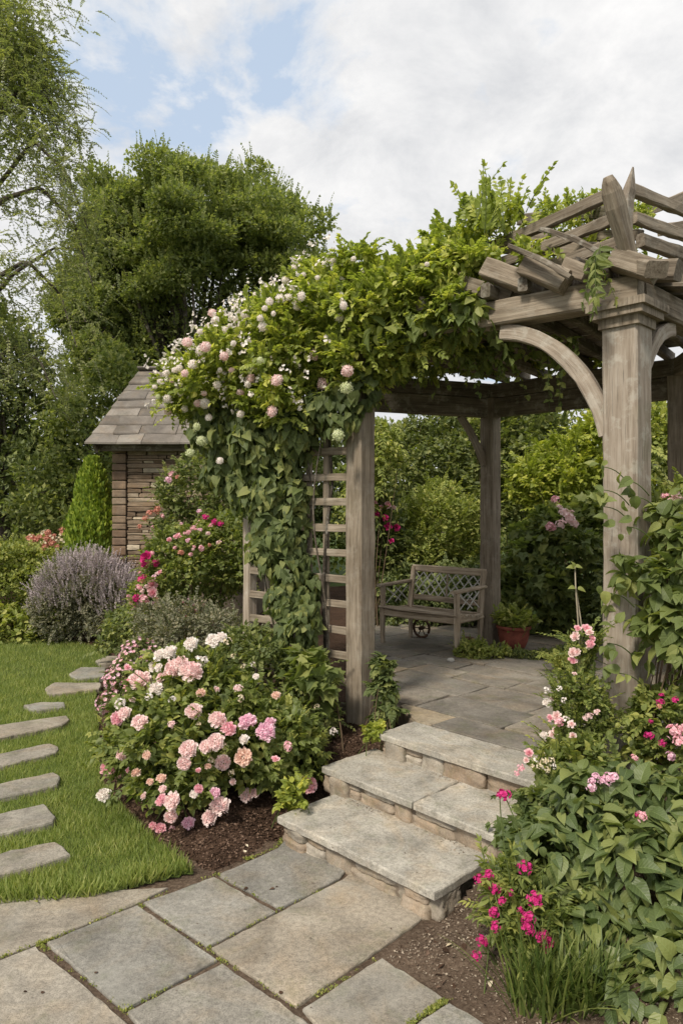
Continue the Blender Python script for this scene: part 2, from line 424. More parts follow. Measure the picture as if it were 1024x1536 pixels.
# ------------------------------------------------------------------ flowers
def core(rng, r, n=70):
    "inner petals packed tangentially so that no gap shows through the flower head"
    i = np.arange(n)+.5; th = np.arccos(1-1.85*i/n); ph = i*2.39996; d = np.stack([np.sin(th)*np.cos(ph), np.sin(th)*np.sin(ph), np.cos(th)], 1)
    D = unit(np.cross(d, rng.randn(n, 3))); S = r*.62
    return ('petal', d*r*np.array([1, 1, .85])-D*S*.5, D, d, S*np.ones(n), rng.rand(n)*.8)
def bloom_mesh(name, mat, seed, kind='peony'):
    rng = R(seed)
    if kind == 'peony': n, cover, s0, s1, up = 130, 2.0, .34, .52, .35
    elif kind == 'pom': n, cover, s0, s1, up = 150, 2.9, .26, .30, .25
    elif kind == 'rose': n, cover, s0, s1, up = 46, 1.6, .5, .85, .7
    if kind in ('peony', 'pom', 'rose'):
        i = np.arange(n)+.5; th = cover*np.sqrt(i/n) if kind != 'pom' else np.arccos(1-(1-math.cos(cover))*i/n); ph = i*2.39996+rng.randn(n)*.15
        d = np.stack([np.sin(th)*np.cos(ph), np.sin(th)*np.sin(ph), np.cos(th)], 1)
        rr = {'peony': .62, 'pom': .82, 'rose': .3}[kind]*(1+.12*rng.randn(n))
        p = d*rr[:, None]*np.array([1, 1, .85 if kind == 'peony' else 1])
        lat = unit(np.stack([np.cos(ph), np.sin(ph), 0*ph], 1)); D = unit(d*(1 if kind != 'pom' else .5)+np.array([0, 0, up])*(1.3-th[:, None]/2)+rng.randn(n, 3)*(.32 if kind != 'pom' else .7))
        Nn = unit(-lat*.9+np.array([0, 0, .5])) if kind != 'pom' else d+rng.randn(n, 3)*.3
        S = (s0+(s1-s0)*(th/cover))*(1+.15*rng.randn(n)); T = np.clip(1-th/cover+rng.randn(n)*.18, 0, 1)
        return leaf_mesh(name, mat, [('petal', p, D, Nn, S, T), core(rng, {'peony': .62, 'pom': .84, 'rose': .3}[kind])])
    # cluster of five-petalled florets
    nf = {'cluster': 20, 'small': 7, 'spray': 12}[kind]; Ps, Ds, Ns, Ss, Ts = [], [], [], [], []
    for f in range(nf):
        while True:
            c = rdir(rng, 1)[0]
            if c[2] > -.35: break
        c0 = c*(.62+.3*rng.rand())*np.array([1, 1, .8]); a = unit(np.cross(c, [0.3, .2, 1])); b = np.cross(c, a); t = rng.rand()
        for q in range(5):
            w = 2*math.pi*q/5+rng.rand()*.3; dd = a*math.cos(w)+b*math.sin(w)
            Ps.append(c0); Ds.append(dd+c*.35); Ns.append(c); Ss.append(.36*(1+.2*rng.randn())); Ts.append(t*.7+rng.rand()*.3)
    return leaf_mesh(name, mat, [('petal', np.array(Ps), np.array(Ds), np.array(Ns), np.array(Ss), np.array(Ts)), core(rng, .5 if kind == 'cluster' else .25)])
BL = {}
def blooms_of(key, mat, kind, n=3):
    BL[key] = [bloom_mesh('bloom', mat, 11*i+len(key), kind) for i in range(n)]
def put_bloom(parent, key, pos, nrm, r, rng, name='bloom', up=.5):
    me = BL[key][rng.randint(len(BL[key]))]
    o = bpy.data.objects.new(name, me); C.objects.link(o)
    o.parent = parent; o.location = Vector(pos)-world_base(parent)
    z = unit(np.asarray(nrm)+np.array([0, -.15, up])+rng.randn(3)*.2); o.rotation_euler = Vector(z).to_track_quat('Z', 'Y').to_euler()
    o.scale = (r*rng.uniform(.92, 1.08), r*rng.uniform(.92, 1.08), r*rng.uniform(.85, 1.05))
    return o
def px_blooms(parent, key, lst, blobs, rng, out=.12, name='bloom', up=.5):
    for e in lst:
        px, py, d = e[:3]; k = e[3] if len(e) > 3 else key
        p, n = hit(px, py, blobs); v = unit(p-np.array([0, 0, CZ])); p = p-v*out; r = d/2*p[1]/F*.98
        put_bloom(parent, k, p, n, r, rng, name, up)
# ------------------------------------------------------------------ materials
W_OAK = m_wood('weathered_oak', (.15, .118, .086), (.265, .22, .168), (.38, .325, .26), .12, .5)
W_COL = m_wood('lichened_oak', (.225, .18, .14), (.33, .28, .228), (.42, .37, .315), .35, .7)
W_DRK = m_wood('rafter_oak', (.11, .088, .066), (.19, .158, .122), (.3, .262, .212), .35)
W_BEN = m_wood('bench_oak', (.17, .132, .095), (.36, .29, .215), (.5, .425, .34), .1, .75)
W_LAT = m_plain('bleached_lattice_wood', (.42, .41, .38), .8, .2)
S_PAV = m_stone('flagstone', [(0, (.23, .22, .197)), (.35, (.275, .262, .232)), (.7, (.315, .275, .22)), (1, (.34, .31, .262))], 3.2, .85, .5, .8, (.36, .355, .32), .25)
S_TER = m_stone('terrace_flagstone', [(0, (.2, .182, .158)), (.4, (.25, .222, .185)), (.8, (.29, .25, .2)), (1, (.33, .27, .19))], 3.4, .8, .4, .7, (.28, .27, .24), .3)
S_STEP = m_stone('step_slab_stone', [(0, (.36, .338, .295)), (1, (.42, .395, .345))], 4.5, .85, .5, .85, (.42, .41, .37), .25)
S_RIS = m_stone('walling_stone', [(0, (.31, .24, .18)), (.35, (.38, .315, .245)), (.7, (.33, .295, .245)), (1, (.47, .425, .36))], 7, .9, .7, .6, (.4, .36, .3), .3)
S_SHED = m_stone('shed_stone', [(0, (.17, .122, .084)), (.4, (.25, .185, .13)), (.8, (.32, .25, .18)), (1, (.47, .4, .3))], 4, .9, .6, .5, (.42, .36, .28), .0)
S_QUOIN = m_stone('quoin_stone', [(0, (.17, .115, .08)), (.5, (.23, .165, .115)), (1, (.3, .235, .175))], 4, .9, .5, .4, (.4, .3, .2), .0)
S_SLATE = m_stone('roof_slate', [(0, (.15, .13, .112)), (.5, (.185, .165, .145)), (1, (.23, .205, .18))], 3, .75, .4, .4, (.33, .31, .27), .1)
MORT = m_plain('mortar', (.19, .155, .12), .95, .1)
SOIL_L = m_soil('bark_mulch', (.035, .021, .014), (.075, .045, .03), (.15, .095, .065))
SOIL_R = m_soil('gravelly_soil', (.07, .048, .033), (.14, .1, .072), (.25, .19, .14))
TERRA = m_plain('terracotta', (.27, .08, .055), .65, .3, var=.35)
RUST = m_plain('rusty_iron', (.1, .055, .035), .8, .3, var=.5)
# ------------------------------------------------------------------ setting: ground, lawn, beds
def pip(pts, poly):
    x, y = pts[:, 0], pts[:, 1]; ins = np.zeros(len(pts), bool); n = len(poly)
    for i in range(n):
        (x1, y1), (x2, y2) = poly[i][:2], poly[(i+1) % n][:2]
        if y1 == y2: continue
        ins ^= ((y1 > y) != (y2 > y)) & (x < (x2-x1)*(y-y1)/(y2-y1)+x1)
    return ins
def pdist(pts, line):
    d = np.full(len(pts), 1e9)
    for a, b in zip(line[:-1], line[1:]):
        a = np.array(a[:2]); b = np.array(b[:2]); ab = b-a; t = np.clip(((pts-a)@ab)/(ab@ab), 0, 1)
        d = np.minimum(d, np.linalg.norm(pts-a-t[:, None]*ab, axis=1))
    return d
def lump(x, y, s=1.0):
    return (np.sin(x*7.1*s+1)*np.sin(y*6.3*s+2)+.5*np.sin(x*17*s+y*9)*np.sin(y*19*s-x*5))*.5
def struct(name, mesh_or_mb, mat=None, **k):
    o = mesh_or_mb.build(name, mat, None, k.get('smooth', False)); o['kind'] = 'structure'; return o
m_gr, nt = new_mat('far_meadow')
g = N(nt, 'ShaderNodeTexCoord').outputs['Object']
bsdf(nt, ramp(nt, noise(nt, g, 2.5, 6), [(.3, (.03, .05, .012)), (.7, (.07, .1, .03))]), .95, .1, noise(nt, g, 30, 4), .5, .03)
mb = MB(1); mb.add([(-300, -60, -.08), (300, -60, -.08), (300, 400, -.08), (-300, 400, -.08)], [[0, 1, 2, 3]]); struct('ground', mb, m_gr)
LEDGE = [G(-420, 1440), G(-60, 1360), G(140, 1346), G(290, 1308), G(215, 1245), G(150, 1170), G(148, 1100), G(143, 1050), G(152, 1000), G(168, 972)]
LAWN = [p[:2] for p in LEDGE]+[G(100, 962)[:2], G(-40, 960)[:2], np.array([-9, 10.2]), np.array([-9, 2.0])]
m_lawn, nt = new_mat('lawn_earth')
g = N(nt, 'ShaderNodeTexCoord').outputs['Object']
bsdf(nt, ramp(nt, noise(nt, g, 40, 5, .7), [(.3, (.05, .06, .018)), (.7, (.1, .14, .035))]), .95, .1, noise(nt, g, 80, 4), .5, .02)
def sheet(name, poly, hfun, mat, step=.05):
    poly = [np.asarray(p)[:2] for p in poly]; a = np.min(poly, 0)-step; b = np.max(poly, 0)+step
    nx = int((b[0]-a[0])/step)+1; ny = int((b[1]-a[1])/step)+1
    X, Y = np.meshgrid(a[0]+np.arange(nx)*step, a[1]+np.arange(ny)*step, indexing='ij')
    pts = np.stack([X.ravel(), Y.ravel()], 1); z = hfun(pts)
    i, j = np.meshgrid(np.arange(nx-1), np.arange(ny-1), indexing='ij'); q = (i*ny+j).ravel()
    cen = pts[q]+step/2; keep = pip(cen, poly)
    q = q[keep]; F4 = np.stack([q, q+ny, q+ny+1, q+1], 1)
    used, inv = np.unique(F4.ravel(), return_inverse=True)
    V = np.column_stack([pts, z])[used]
    me = np_mesh(name, V, inv, np.full(len(F4), 4), mat, True)
    o = bpy.data.objects.new(name, me); C.objects.link(o); o['kind'] = 'structure'; return o
sheet('lawn', LAWN, lambda p: -.004+.006*lump(p[:, 0], p[:, 1], .4), m_lawn, .03)
U = .0038
V0, V1, V2, VB, V3, V4 = [np.array(v) for v in ((1.626, 3.99), (.137, 5.13), (.228, 6.9), (1.577, 7.42), (2.95, 6.12), (2.80, 5.12))]
E1 = np.array([-.694, .72]); E2 = np.array([.72, .694])
STC = [G(415, 1225, .137), G(652, 1340, .137)]; STC += [STC[1][:2]+E2*.5, STC[0][:2]+E2*.5+(STC[0][:2]-STC[1][:2])*.0]
bl0 = G(482, 1150, .274); br0 = bl0[:2]-E1*1.46
STB = [bl0[:2], br0, br0+E2*.5, bl0[:2]+E2*.47]
al0 = G(566, 1100, .41)[:2]; ar0 = al0-E1*1.32
STA = [al0, ar0, ar0+E2*.36, al0+E2*.36]
LBp = [G(290, 1308), G(325, 1312), G(415, 1272), G(425, 1240)]
LB = [p[:2] for p in LEDGE[3:]]+[G(100, 962)[:2], G(-40, 960)[:2], np.array([-9, 10.2]), np.array([-9, 14]), np.array([.3, 14]), np.array([.26, 6.9]), STA[3]+E2*.1, STA[3], al0, STB[3], STB[0], STC[3][:2]+np.array([.05, 0]), STC[0][:2]+.02, G(415, 1272)[:2], G(325, 1312)[:2]]
OUT_L = list(reversed([G(100, 962), *reversed(LEDGE[3:])]))+[]
OUT_L = [G(-40, 960), G(100, 962)]+list(reversed(LEDGE[3:]))+[G(325, 1312), G(415, 1272), G(425, 1238)]
def h_left(p): return -.03+np.minimum(.3, .30*pdist(p, OUT_L))+.02*lump(p[:, 0], p[:, 1])+.006*lump(p[:, 0], p[:, 1], 6)
sheet('flower_bed_soil', LB, h_left, SOIL_L, .035)
RBo = [G(640, 1362), G(626, 1385), G(572, 1435), G(667, 1495), G(735, 1536), G(800, 1640)]
RB = [p[:2] for p in RBo]+[np.array([1.2, 1.3]), np.array([6, 1.3]), np.array([6, 9]), np.array([3.2, 9]), np.array([2.9, 5.0]), ar0+E2*1.2, ar0, STB[2], br0, STC[2][:2], STC[1][:2]]
def h_right(p): return -.03+np.minimum(.36, .33*pdist(p, RBo))+.018*lump(p[:, 0], p[:, 1])+.006*lump(p[:, 0], p[:, 1], 6)
sheet('gravelly_soil', RB, h_right, SOIL_R, .035)
# patio: flagstones with open joints on a soil sheet
mb = MB(2); mb.add([(-7, -2, -.013), (1.4, -2, -.013), (1.4, 3.9, -.013), (-7, 3.9, -.013)], [[0, 1, 2, 3]]); struct('patio_bedding', mb, SOIL_R)
def shrink(poly, d):
    poly = np.array([p[:2] for p in poly]); n = len(poly); out = []
    ar = sum(poly[i][0]*poly[(i+1) % n][1]-poly[(i+1) % n][0]*poly[i][1] for i in range(n))
    if ar < 0: poly = poly[::-1]
    for i in range(n):
        a, b, c = poly[i-1], poly[i], poly[(i+1) % n]; u = unit(b-a); v = unit(c-b)
        nu = np.array([-u[1], u[0]]); nv = np.array([-v[1], v[0]]); m = unit(nu+nv); k = d/max(.45, m@nu)
        out.append(b+m*k)
    return out
mb = MB(3)
px = [([(0, 1439), (54, 1418), (202, 1540), (340, 1680), (-260, 1800), (-260, 1560)], .95),
      ([(-400, 1440), (-60, 1350), (255, 1330), (207, 1355), (67, 1412), (0, 1437), (-260, 1545)], .62),
      ([(67, 1414), (206, 1356), (329, 1439), (186, 1517)], .18), ([(212, 1354), (321, 1314), (416, 1367), (311, 1421)], .3),
      ([(325, 1312), (415, 1272), (432, 1252), (520, 1306), (512, 1317), (420, 1364)], .12), ([(314, 1422), (512, 1318), (524, 1308), (648, 1366), (627, 1384), (445, 1511)], .68),
      ([(187, 1518), (333, 1443), (468, 1536), (560, 1640), (330, 1680)], .42), ([(450, 1513), (572, 1435), (668, 1496), (612, 1540), (560, 1625)], .5),
      ([(618, 1538), (672, 1501), (745, 1545), (800, 1640), (570, 1640)], .35)]
for poly, t in px: mb.slab(shrink([G(*p) for p in poly], .0045), .0, .04, .006, .002, .04, t, .001)
# the patio goes on behind the camera
rb = R(5)
for i in range(6):
    for j in range(9):
        x0 = -4.6+j*.66; y0 = 2.22-(i+1)*.62
        mb.slab([(x0, y0), (x0+.64, y0), (x0+.64, y0+.6), (x0, y0+.6)], -.007, .04, .009, .003, .08, rb.rand(), .001)
struct('patio_paving', mb, S_PAV)
# terrace under the pergola
m_ = MB(4); TZ = .41
TER = [STA[3]+E2*.01, ar0+E2*.37, np.array([3.1, 4.9]), np.array([4.2, 6.2]), np.array([2.6, 9.3]), np.array([.25, 9.3]), np.array([.22, 6.0])]
def clip(poly, clipper):
    out = [np.array(p) for p in poly]; n = len(clipper)
    for i in range(n):
        a, b = clipper[i], clipper[(i+1) % n]; e = b-a; nrm = np.array([-e[1], e[0]]); src = out; out = []
        for k in range(len(src)):
            p, q = src[k-1], src[k]; dp, dq = (p-a)@nrm, (q-a)@nrm
            if (dp >= 0) != (dq >= 0): out.append(p+(q-p)*dp/(dp-dq))
            if dq >= 0: out.append(q)
        if not out: return []
    return out
q0 = STA[3]@E2; r5 = R(21); q = q0+.01
while q < 9.5:
    w = r5.uniform(.26, .5); s = -9+r5.rand()*.8
    while s < 9:
        ln = r5.uniform(.42, .85); sk = r5.randn(4)*.018
        cn = [E1*s+E2*(q+sk[0]*(q > q0+.05)), E1*(s+ln)+E2*(q+sk[0]*(q > q0+.05)), E1*(s+ln+sk[2])+E2*(q+w), E1*(s+sk[3])+E2*(q+w)]
        c = clip(cn[::-1], TER) or clip(cn, TER)
        if len(c) >= 3:
            A = abs(sum(c[i][0]*c[(i+1) % len(c)][1]-c[(i+1) % len(c)][0]*c[i][1] for i in range(len(c))))/2
            if A > .03: m_.slab(shrink(c, .0045), TZ+r5.randn()*.0025, .03, .006, .0025, .06, r5.rand()**1.2, .004)
        s += ln
    q += w
struct('terrace_paving', m_, S_TER)
mb = MB(6); tp = [np.array([*p, TZ-.02]) for p in TER]; n = len(tp)
mb.add(tp+[p-np.array([0, 0, .5]) for p in tp], [list(range(n))]+[[i, i+n, (i+1) % n+n, (i+1) % n] for i in range(n)]); struct('terrace_bedding', mb, MORT)
# ------------------------------------------------------------------ steps
st = empty('stone_steps', (STC[0][0], STC[0][1], 0), 'three shallow stone slab steps on rubble risers leading up to the pergola', 'steps')
def tread(poly, z, seed, t, cuts=()):
    mb = MB(seed); mb.slab([p[:2] for p in poly], z, .036, .006, .0025, .05, t); return mb.build('tread', S_STEP, st)
tread(STC, .137, 1, .7)
sp = bl0[:2]-E1*.72
tread([STB[0], sp+E1*.003, sp+E1*.003+E2*.47, STB[3]], .274, 2, .55); tread([sp-E1*.003, STB[1], STB[2], sp-E1*.003+E2*.47], .272, 3, .85)
tread(STA, .41, 4, .5)
def riser(a, b, z0, z1, nrm, seed, inset=.05, nst=6, depth=.16, names='riser'):
    mb = MB(seed); r = R(seed+50); a = np.array([*a[:2], 0]); b = np.array([*b[:2], 0]); d = unit(b-a); Lr = np.linalg.norm(b-a); nn = np.array([*nrm, 0])
    ws = r.uniform(.45, 1.7, nst); ws = ws/ws.sum()*Lr; s = 0
    for w in ws:
        c = a+d*(s+w/2)-nn*(inset+depth/2); s += w; z = (z0+z1)/2
        if r.rand() < .45 and w > .11:
            hh = (z1-z0)*r.uniform(.45, .6)
            mb.stone(c+np.array([0, 0, z0+hh/2]), d, -nn, np.array([0, 0, 1.]), (w*1.0, depth, hh*1.08), 7, 9, .08, r.rand())
            mb.stone(c+d*w*.05+np.array([0, 0, (z0+hh+z1)/2]), d, -nn, np.array([0, 0, 1.]), (w*.97, depth*.97, (z1-z0-hh)*1.1), 6, 9, .08, r.rand())
        else:
            mb.stone(c+np.array([0, 0, z])+nn*r.uniform(-.012, .018), d, -nn, np.array([0, 0, 1.]), (w*1.02, depth, (z1-z0)*1.13), 8, 11, .085, r.rand())
    o = mb.build(names, S_RIS, st, True)
    m2 = MB(seed+1); p0 = a-nn*(inset+.02)+d*min(.06,Lr*.3); p1 = b-nn*(inset+.02)-d*min(.06,Lr*.3); q0_, q1_ = p0-nn*.1, p1-nn*.1
    V = [np.array([p[0], p[1], z]) for z in (z0-.03, z1-.001) for p in (p0, p1, q1_, q0_)]
    m2.add(V, [[0, 1, 5, 4], [1, 2, 6, 5], [2, 3, 7, 6], [3, 0, 4, 7], [4, 5, 6, 7]]); m2.build('mortar', MORT, o)
riser(STC[0], STC[1], -.02, .1, -E2, 10, .03, 5)
dd = unit(STC[2][:2]-STC[1][:2]); riser(STC[1][:2]-np.array([0, 0]), STC[2][:2]+dd*.15, -.02, .1, np.array([dd[1], -dd[0]]), 14, .05, 3)
dl = unit(STC[3][:2]-STC[0][:2]); riser(STC[0], STC[3], -.02, .1, np.array([-dl[1], dl[0]]), 15, .05, 3)
riser(STB[0], STB[1], .125, .236, -E2, 21, .03, 7); riser(STA[0], STA[1], .26, .373, -E2, 34, .03, 6)
riser(STB[0], STB[3], .1, .23, E1, 35, .05, 3); riser(STA[0], STA[3], .2, .365, E1, 36, .05, 3)
riser(STB[1], STB[2], .1, .23, -E1, 37, .05, 3); riser(STA[1], STA[2], .2, .365, -E1, 38, .05, 3)
# ------------------------------------------------------------------ stepping stones
SS = [[(-60, 1290), (0, 1279), (82, 1262), (108, 1281), (80, 1291), (0, 1312), (-60, 1326)],
      [(-50, 1230), (0, 1220), (65, 1205), (86, 1224), (82, 1232), (0, 1252), (-50, 1262)], [(-45, 1184), (0, 1175), (80, 1158), (92, 1163), (88, 1177), (0, 1197), (-45, 1205)],
      [(-40, 1139), (0, 1130), (75, 1115), (89, 1120), (86, 1128), (0, 1150), (-40, 1158)], [(-30, 1092), (0, 1087), (100, 1073), (106, 1079), (95, 1087), (0, 1107), (-30, 1112)],
      [(34, 1058), (60, 1053), (97, 1053), (99, 1060), (50, 1066)], [(66, 1033), (80, 1024), (152, 1024), (150, 1033), (75, 1042)],
      [(102, 1011), (120, 1001), (159, 1001), (159, 1014), (115, 1019)], [(142, 991), (160, 984), (178, 984), (176, 995), (150, 996)]]
SL = ['broad pale stepping stone nearest the patio, first of the path across the lawn', 'second stepping stone from the patio in the lawn path', 'third stepping stone from the patio in the lawn path',
      'fourth stepping stone from the patio in the lawn path', 'long fifth stepping stone from the patio in the lawn path', 'small half overgrown stepping stone, sixth from the patio',
      'seventh stepping stone from the patio, beside the small pink flowers', 'eighth stepping stone from the patio in the lawn path', 'farthest stepping stone, by the corner of the catmint bed']
SSW = []
for i, (poly, lb) in enumerate(zip(SS, SL)):
    w = [G(*p, .034)[:2] for p in poly]; SSW.append(w); mb = MB(60+i); mb.slab(w, .036, .06, .012, .006, .05, .3+.4*R(i).rand())
    tag(mb.build('stepping_stone', S_PAV, None, False, (*np.mean(w, 0), 0)), lb, 'stepping stone', 'stepping stones across the lawn')
# ------------------------------------------------------------------ pergola
pg = empty('pergola', (1.4, 5.4, TZ), 'weathered oak garden pergola with corner posts, curved braces and an open slatted roof', 'pergola')
def v3(p, z): return np.array([p[0], p[1], z])
BZ = 3.0
def post(p, w, z0, z1, mat, seed, rot=None, name='post'):
    mb = MB(seed); mb.beam(v3(p, z0), v3(p, z1), w, w, up=(*E1, 0) if rot is None else (*rot, 0), n=24, ch=.012, jit=.0022, tint=.6); return mb.build(name, mat, pg)
pc = post(V0, .2, TZ-.1, 2.9, W_COL, 70)
def moulding(mb, p, w, z0, z1, t=.5): mb.beam(v3(p, z0), v3(p, z1), w, w, up=(*E1, 0), n=3, ch=.006, jit=.001, tint=t)
mb = MB(71); moulding(mb, V0, .235, 2.862, 2.915); moulding(mb, V0, .30, 2.915, 2.955, .45); moulding(mb, V0, .34, 2.955, 2.998, .55); mb.build('capital', W_OAK, pc)
mb = MB(72); mb.stone(v3(V0, .47), np.array([*E1, 0]), np.array([*E2, 0]), np.array([0, 0, 1.]), (.27, .27, .24), 9, 10, .04, .7); mb.build('plinth', S_RIS, pc, True)
post(V1, .158, .06, BZ, W_OAK, 73); post(VB, .16, TZ-.05, BZ, W_OAK, 74); post(V2, .15, TZ-.05, BZ, W_OAK, 75); post(V3, .15, TZ-.05, BZ, W_OAK, 76); post(V4, .18, TZ-.05, BZ, W_OAK, 77)
def ext(a, b, ea, eb): d = unit(b-a); return a-d*ea, b+d*eb
def bm(a, b, z, w, h, seed, mat=W_OAK, ea=0, eb=0, name='beam', dz=0, up=(0, 0, 1), par=None, n=10, bow=0):
    a, b = ext(np.asarray(a, float), np.asarray(b, float), ea, eb); mb = MB(seed)
    mb.beam(v3(a, z+h/2), v3(b, z+h/2+dz), w, h, up, n, bow, ch=.01, jit=.002); return mb.build(name, mat, par or pg)
bm(V0, V1, BZ, .15, .155, 80, ea=.075, eb=.2)
n04 = unit(V4-V0); bm(V0+n04*.09, V4, BZ+.002, .15, .15, 81, eb=.1)
bm(V1, V2, BZ-.02, .12, .17, 82); bm(V2, VB, BZ-.2, .1, .2, 83, ea=.1, eb=.02, mat=W_DRK); bm(VB, V3, BZ-.2, .1, .198, 84, eb=.1, ea=-.05, mat=W_DRK); bm(V3, V4, BZ-.01, .1, .17, 85)
bm(V2, VB, BZ+.003, .1, .15, 86, ea=.1, eb=.05, mat=W_DRK); bm(VB, V3, BZ+.001, .1, .15, 87, eb=.1, ea=-.02, mat=W_DRK)
def brace(p, q, zlow, rise, reach, w, t, seed, th0=18, th1=86, off=0, mat=W_OAK):
    d = unit(q-p); th = np.radians(np.linspace(th0, th1, 16)); h = (math.cos(th[0])-np.cos(th)); h = h/h[-1]; v = (np.sin(th)-math.sin(th[0])); v = v/v[-1]
    path = [v3(p+d*(off+reach*a), zlow+rise*b) for a, b in zip(h, v)]
    mb = MB(seed); mb.sweep(path, t, w, (0, 0, 1) if False else tuple(unit(np.array([-d[0], -d[1], 1.2]))), ch=.007, jit=.0015, tint=.7); return mb.build('brace', mat, pg)
brace(V0, V1, 2.27, .69, .66, .095, .075, 90, off=.1, mat=W_COL); brace(V0, V4, 2.4, .57, .52, .09, .075, 91, off=.1, mat=W_COL)
brace(VB, V2, 2.3, .5, .3, .07, .06, 92, 60, 75, .07); brace(V1, V2, 2.4, .55, .5, .08, .06, 93, off=.08)
# joists and slats over the beams
r6 = R(33); PL = [V0, V4, V3, VB, V2, V1]; cen = np.mean(PL, 0); nF = np.array([E1[1], -E1[0]])
dF = unit(V1-V0); nI = np.array([-dF[1], dF[0]]); nI = nI if nI@(cen-V0) > 0 else -nI
PLc = PL if sum(PL[i][0]*PL[(i+1) % 6][1]-PL[(i+1) % 6][0]*PL[i][1] for i in range(6)) > 0 else PL[::-1]
def chord(o, d):
    lo, hi = -9, 9
    for i in range(6):
        a, b = PLc[i], PLc[(i+1) % 6]; e = b-a; nn = np.array([-e[1], e[0]]); f0 = (o-a)@nn; f1 = d@nn
        if abs(f1) < 1e-9: continue
        t = -f0/f1
        if f1 > 0: lo = max(lo, t)
        else: hi = min(hi, t)
    return lo, hi
for k in range(9):
    o = V0+dF*(.1+k*.235); lo, hi = chord(o, nI)
    if hi-lo > .3: bm(o+nI*(lo-.18+r6.rand()*.06), o+nI*(hi+.12), BZ+.158, .065, .09, 100+k, W_DRK, name='rafter', dz=r6.randn()*.01)
for k in range(20):
    o = V0+nI*(.22+k*.145); lo, hi = chord(o, dF)
    if hi-lo > .3: bm(o+dF*(lo-.1), o+dF*(hi+.15), BZ+.25+r6.rand()*.01, .1+.07*r6.rand(), .026, 120+k, W_DRK, name='slat', dz=r6.randn()*.02)
# raised hipped slats round the front corners
def ins(poly, d): return shrink(poly, d)
lev = [(.12, BZ+.36, .05, .085), (.25, BZ+.58, .05, .085), (.40, BZ+.81, .055, .1)]
c0 = lambda d: V0+unit(cen-V0)*d*1.5
c4 = lambda d: V4+unit(cen-V4)*d*.5+n04*.3
c1 = lambda d: V1+unit(cen-V1)*d*1.3
for k, (p_, q_, w, h) in enumerate([((908, 294, 4.38), (670, 398, 5.2), .045, .075), ((925, 326, 4.28), (690, 416, 5.0), .045, .07), ((930, 362, 4.18), (700, 436, 4.85), .045, .065),
                                    ((945, 283, 4.4), (1090, 338, 5.3), .045, .075), ((950, 326, 4.3), (1090, 372, 5.1), .045, .07), ((960, 360, 4.2), (1090, 400, 4.9), .05, .08), ((930, 330, 4.9), (1090, 268, 6.2), .05, .08), ((990, 345, 5.2), (1100, 322, 6.0), .05, .08), ((960, 352, 4.6), (760, 352, 5.8), .05, .07), ((900, 372, 4.4), (700, 372, 5.6), .05, .07)]):
    mb = MB(140+k); mb.beam(P(*p_), P(*q_), w, h, n=12, ch=.006, jit=.002, bow=-.01); mb.build('roof_rail', W_OAK, pg)
mb = MB(160); mb.beam(v3(V0, BZ+.15), P(932, 352, 4.2), .075, .1, n=5); mb.build('hip_rafter', W_OAK, pg)
mb = MB(161); mb.sweep([P(938, 372, 4.3), P(925, 318, 4.6), P(860, 320, 5.3), P(780, 330, 6.0)], .06, .09); mb.build('hip_rafter', W_DRK, pg)
for k in range(6):
    a = V0+dF*(.3+.24*k); bm(a+nI*.0, a+nI*(1.1), BZ+.27, .05, .07, 180+k, W_DRK, name='roof_strut', dz=.24)
# horn-like curved tail and pointed finial at the near corner
mb = MB(190); hp = [P(949, 402, 3.93), P(940, 372, 3.9), P(931, 340, 3.86), P(923, 310, 3.82), P(917, 287, 3.79), P(913, 272, 3.77), P(911, 264, 3.76)]
mb.sweep(hp, .095, .075, up=(.45, -.9, .1), ch=.014, taper=[.85, .95, 1.05, 1.15, 1.05, .75, .45]); mb.build('curved_rafter_tail', W_OAK, pg)
mb = MB(191); fp = [P(939, 400, 4.3), P(940, 330, 4.3), P(941, 296, 4.3), P(944, 284, 4.3), P(949, 250, 4.3)]
mb.sweep(fp, .075, .05, up=(.6, -.8, 0), ch=.006, taper=[.9, .9, 1, 1, .12]); mb.build('finial', W_COL, pg)
# chunky rafter tails along the front beam
for k, (x0, y0, x1, y1, Y, s) in enumerate([(690, 425, 766, 450, 4.5, .1), (728, 402, 794, 427, 4.33, .12), (786, 398, 850, 424, 4.12, .125), (850, 398, 884, 412, 4.03, .09), (918, 388, 985, 408, 3.84, .115)]):
    mb = MB(200+k); mb.beam(P(x0, y0, Y+.12), P(x1, y1, Y-.04), s*.9, s, up=(0, .15, 1), n=5, ch=.008, jit=.002); mb.build('rafter_tail', W_OAK, pg)
for k in range(3):
    a = V0+n04*(.22+.26*k)+np.array([-.1, .1]); mb = MB(210+k); e = V0+n04*(.22+.26*k)+np.array([.14, -.15]); mb.beam(v3(a-np.array([.2, -.2]), BZ+.34), v3(e, BZ+.2), .12, .11, n=5, ch=.014, jit=.003); mb.build('rafter_tail', W_OAK, pg)
mb = MB(214); mb.beam(P(948, 396, 3.98), P(985, 404, 3.74), .13, .09, n=4, ch=.012); mb.build('rafter_tail', W_OAK, pg)
for k, (a, b, w) in enumerate([(P(764, 369, 4.2), P(856, 417, 3.92), .04), (P(812, 343, 4.35), P(902, 379, 3.95), .045)]):
    mb = MB(220+k); mb.beam(a, b, w, .03, n=7, bow=.015, ch=.005, jit=.003); mb.build('loose_slat', W_DRK, pg)
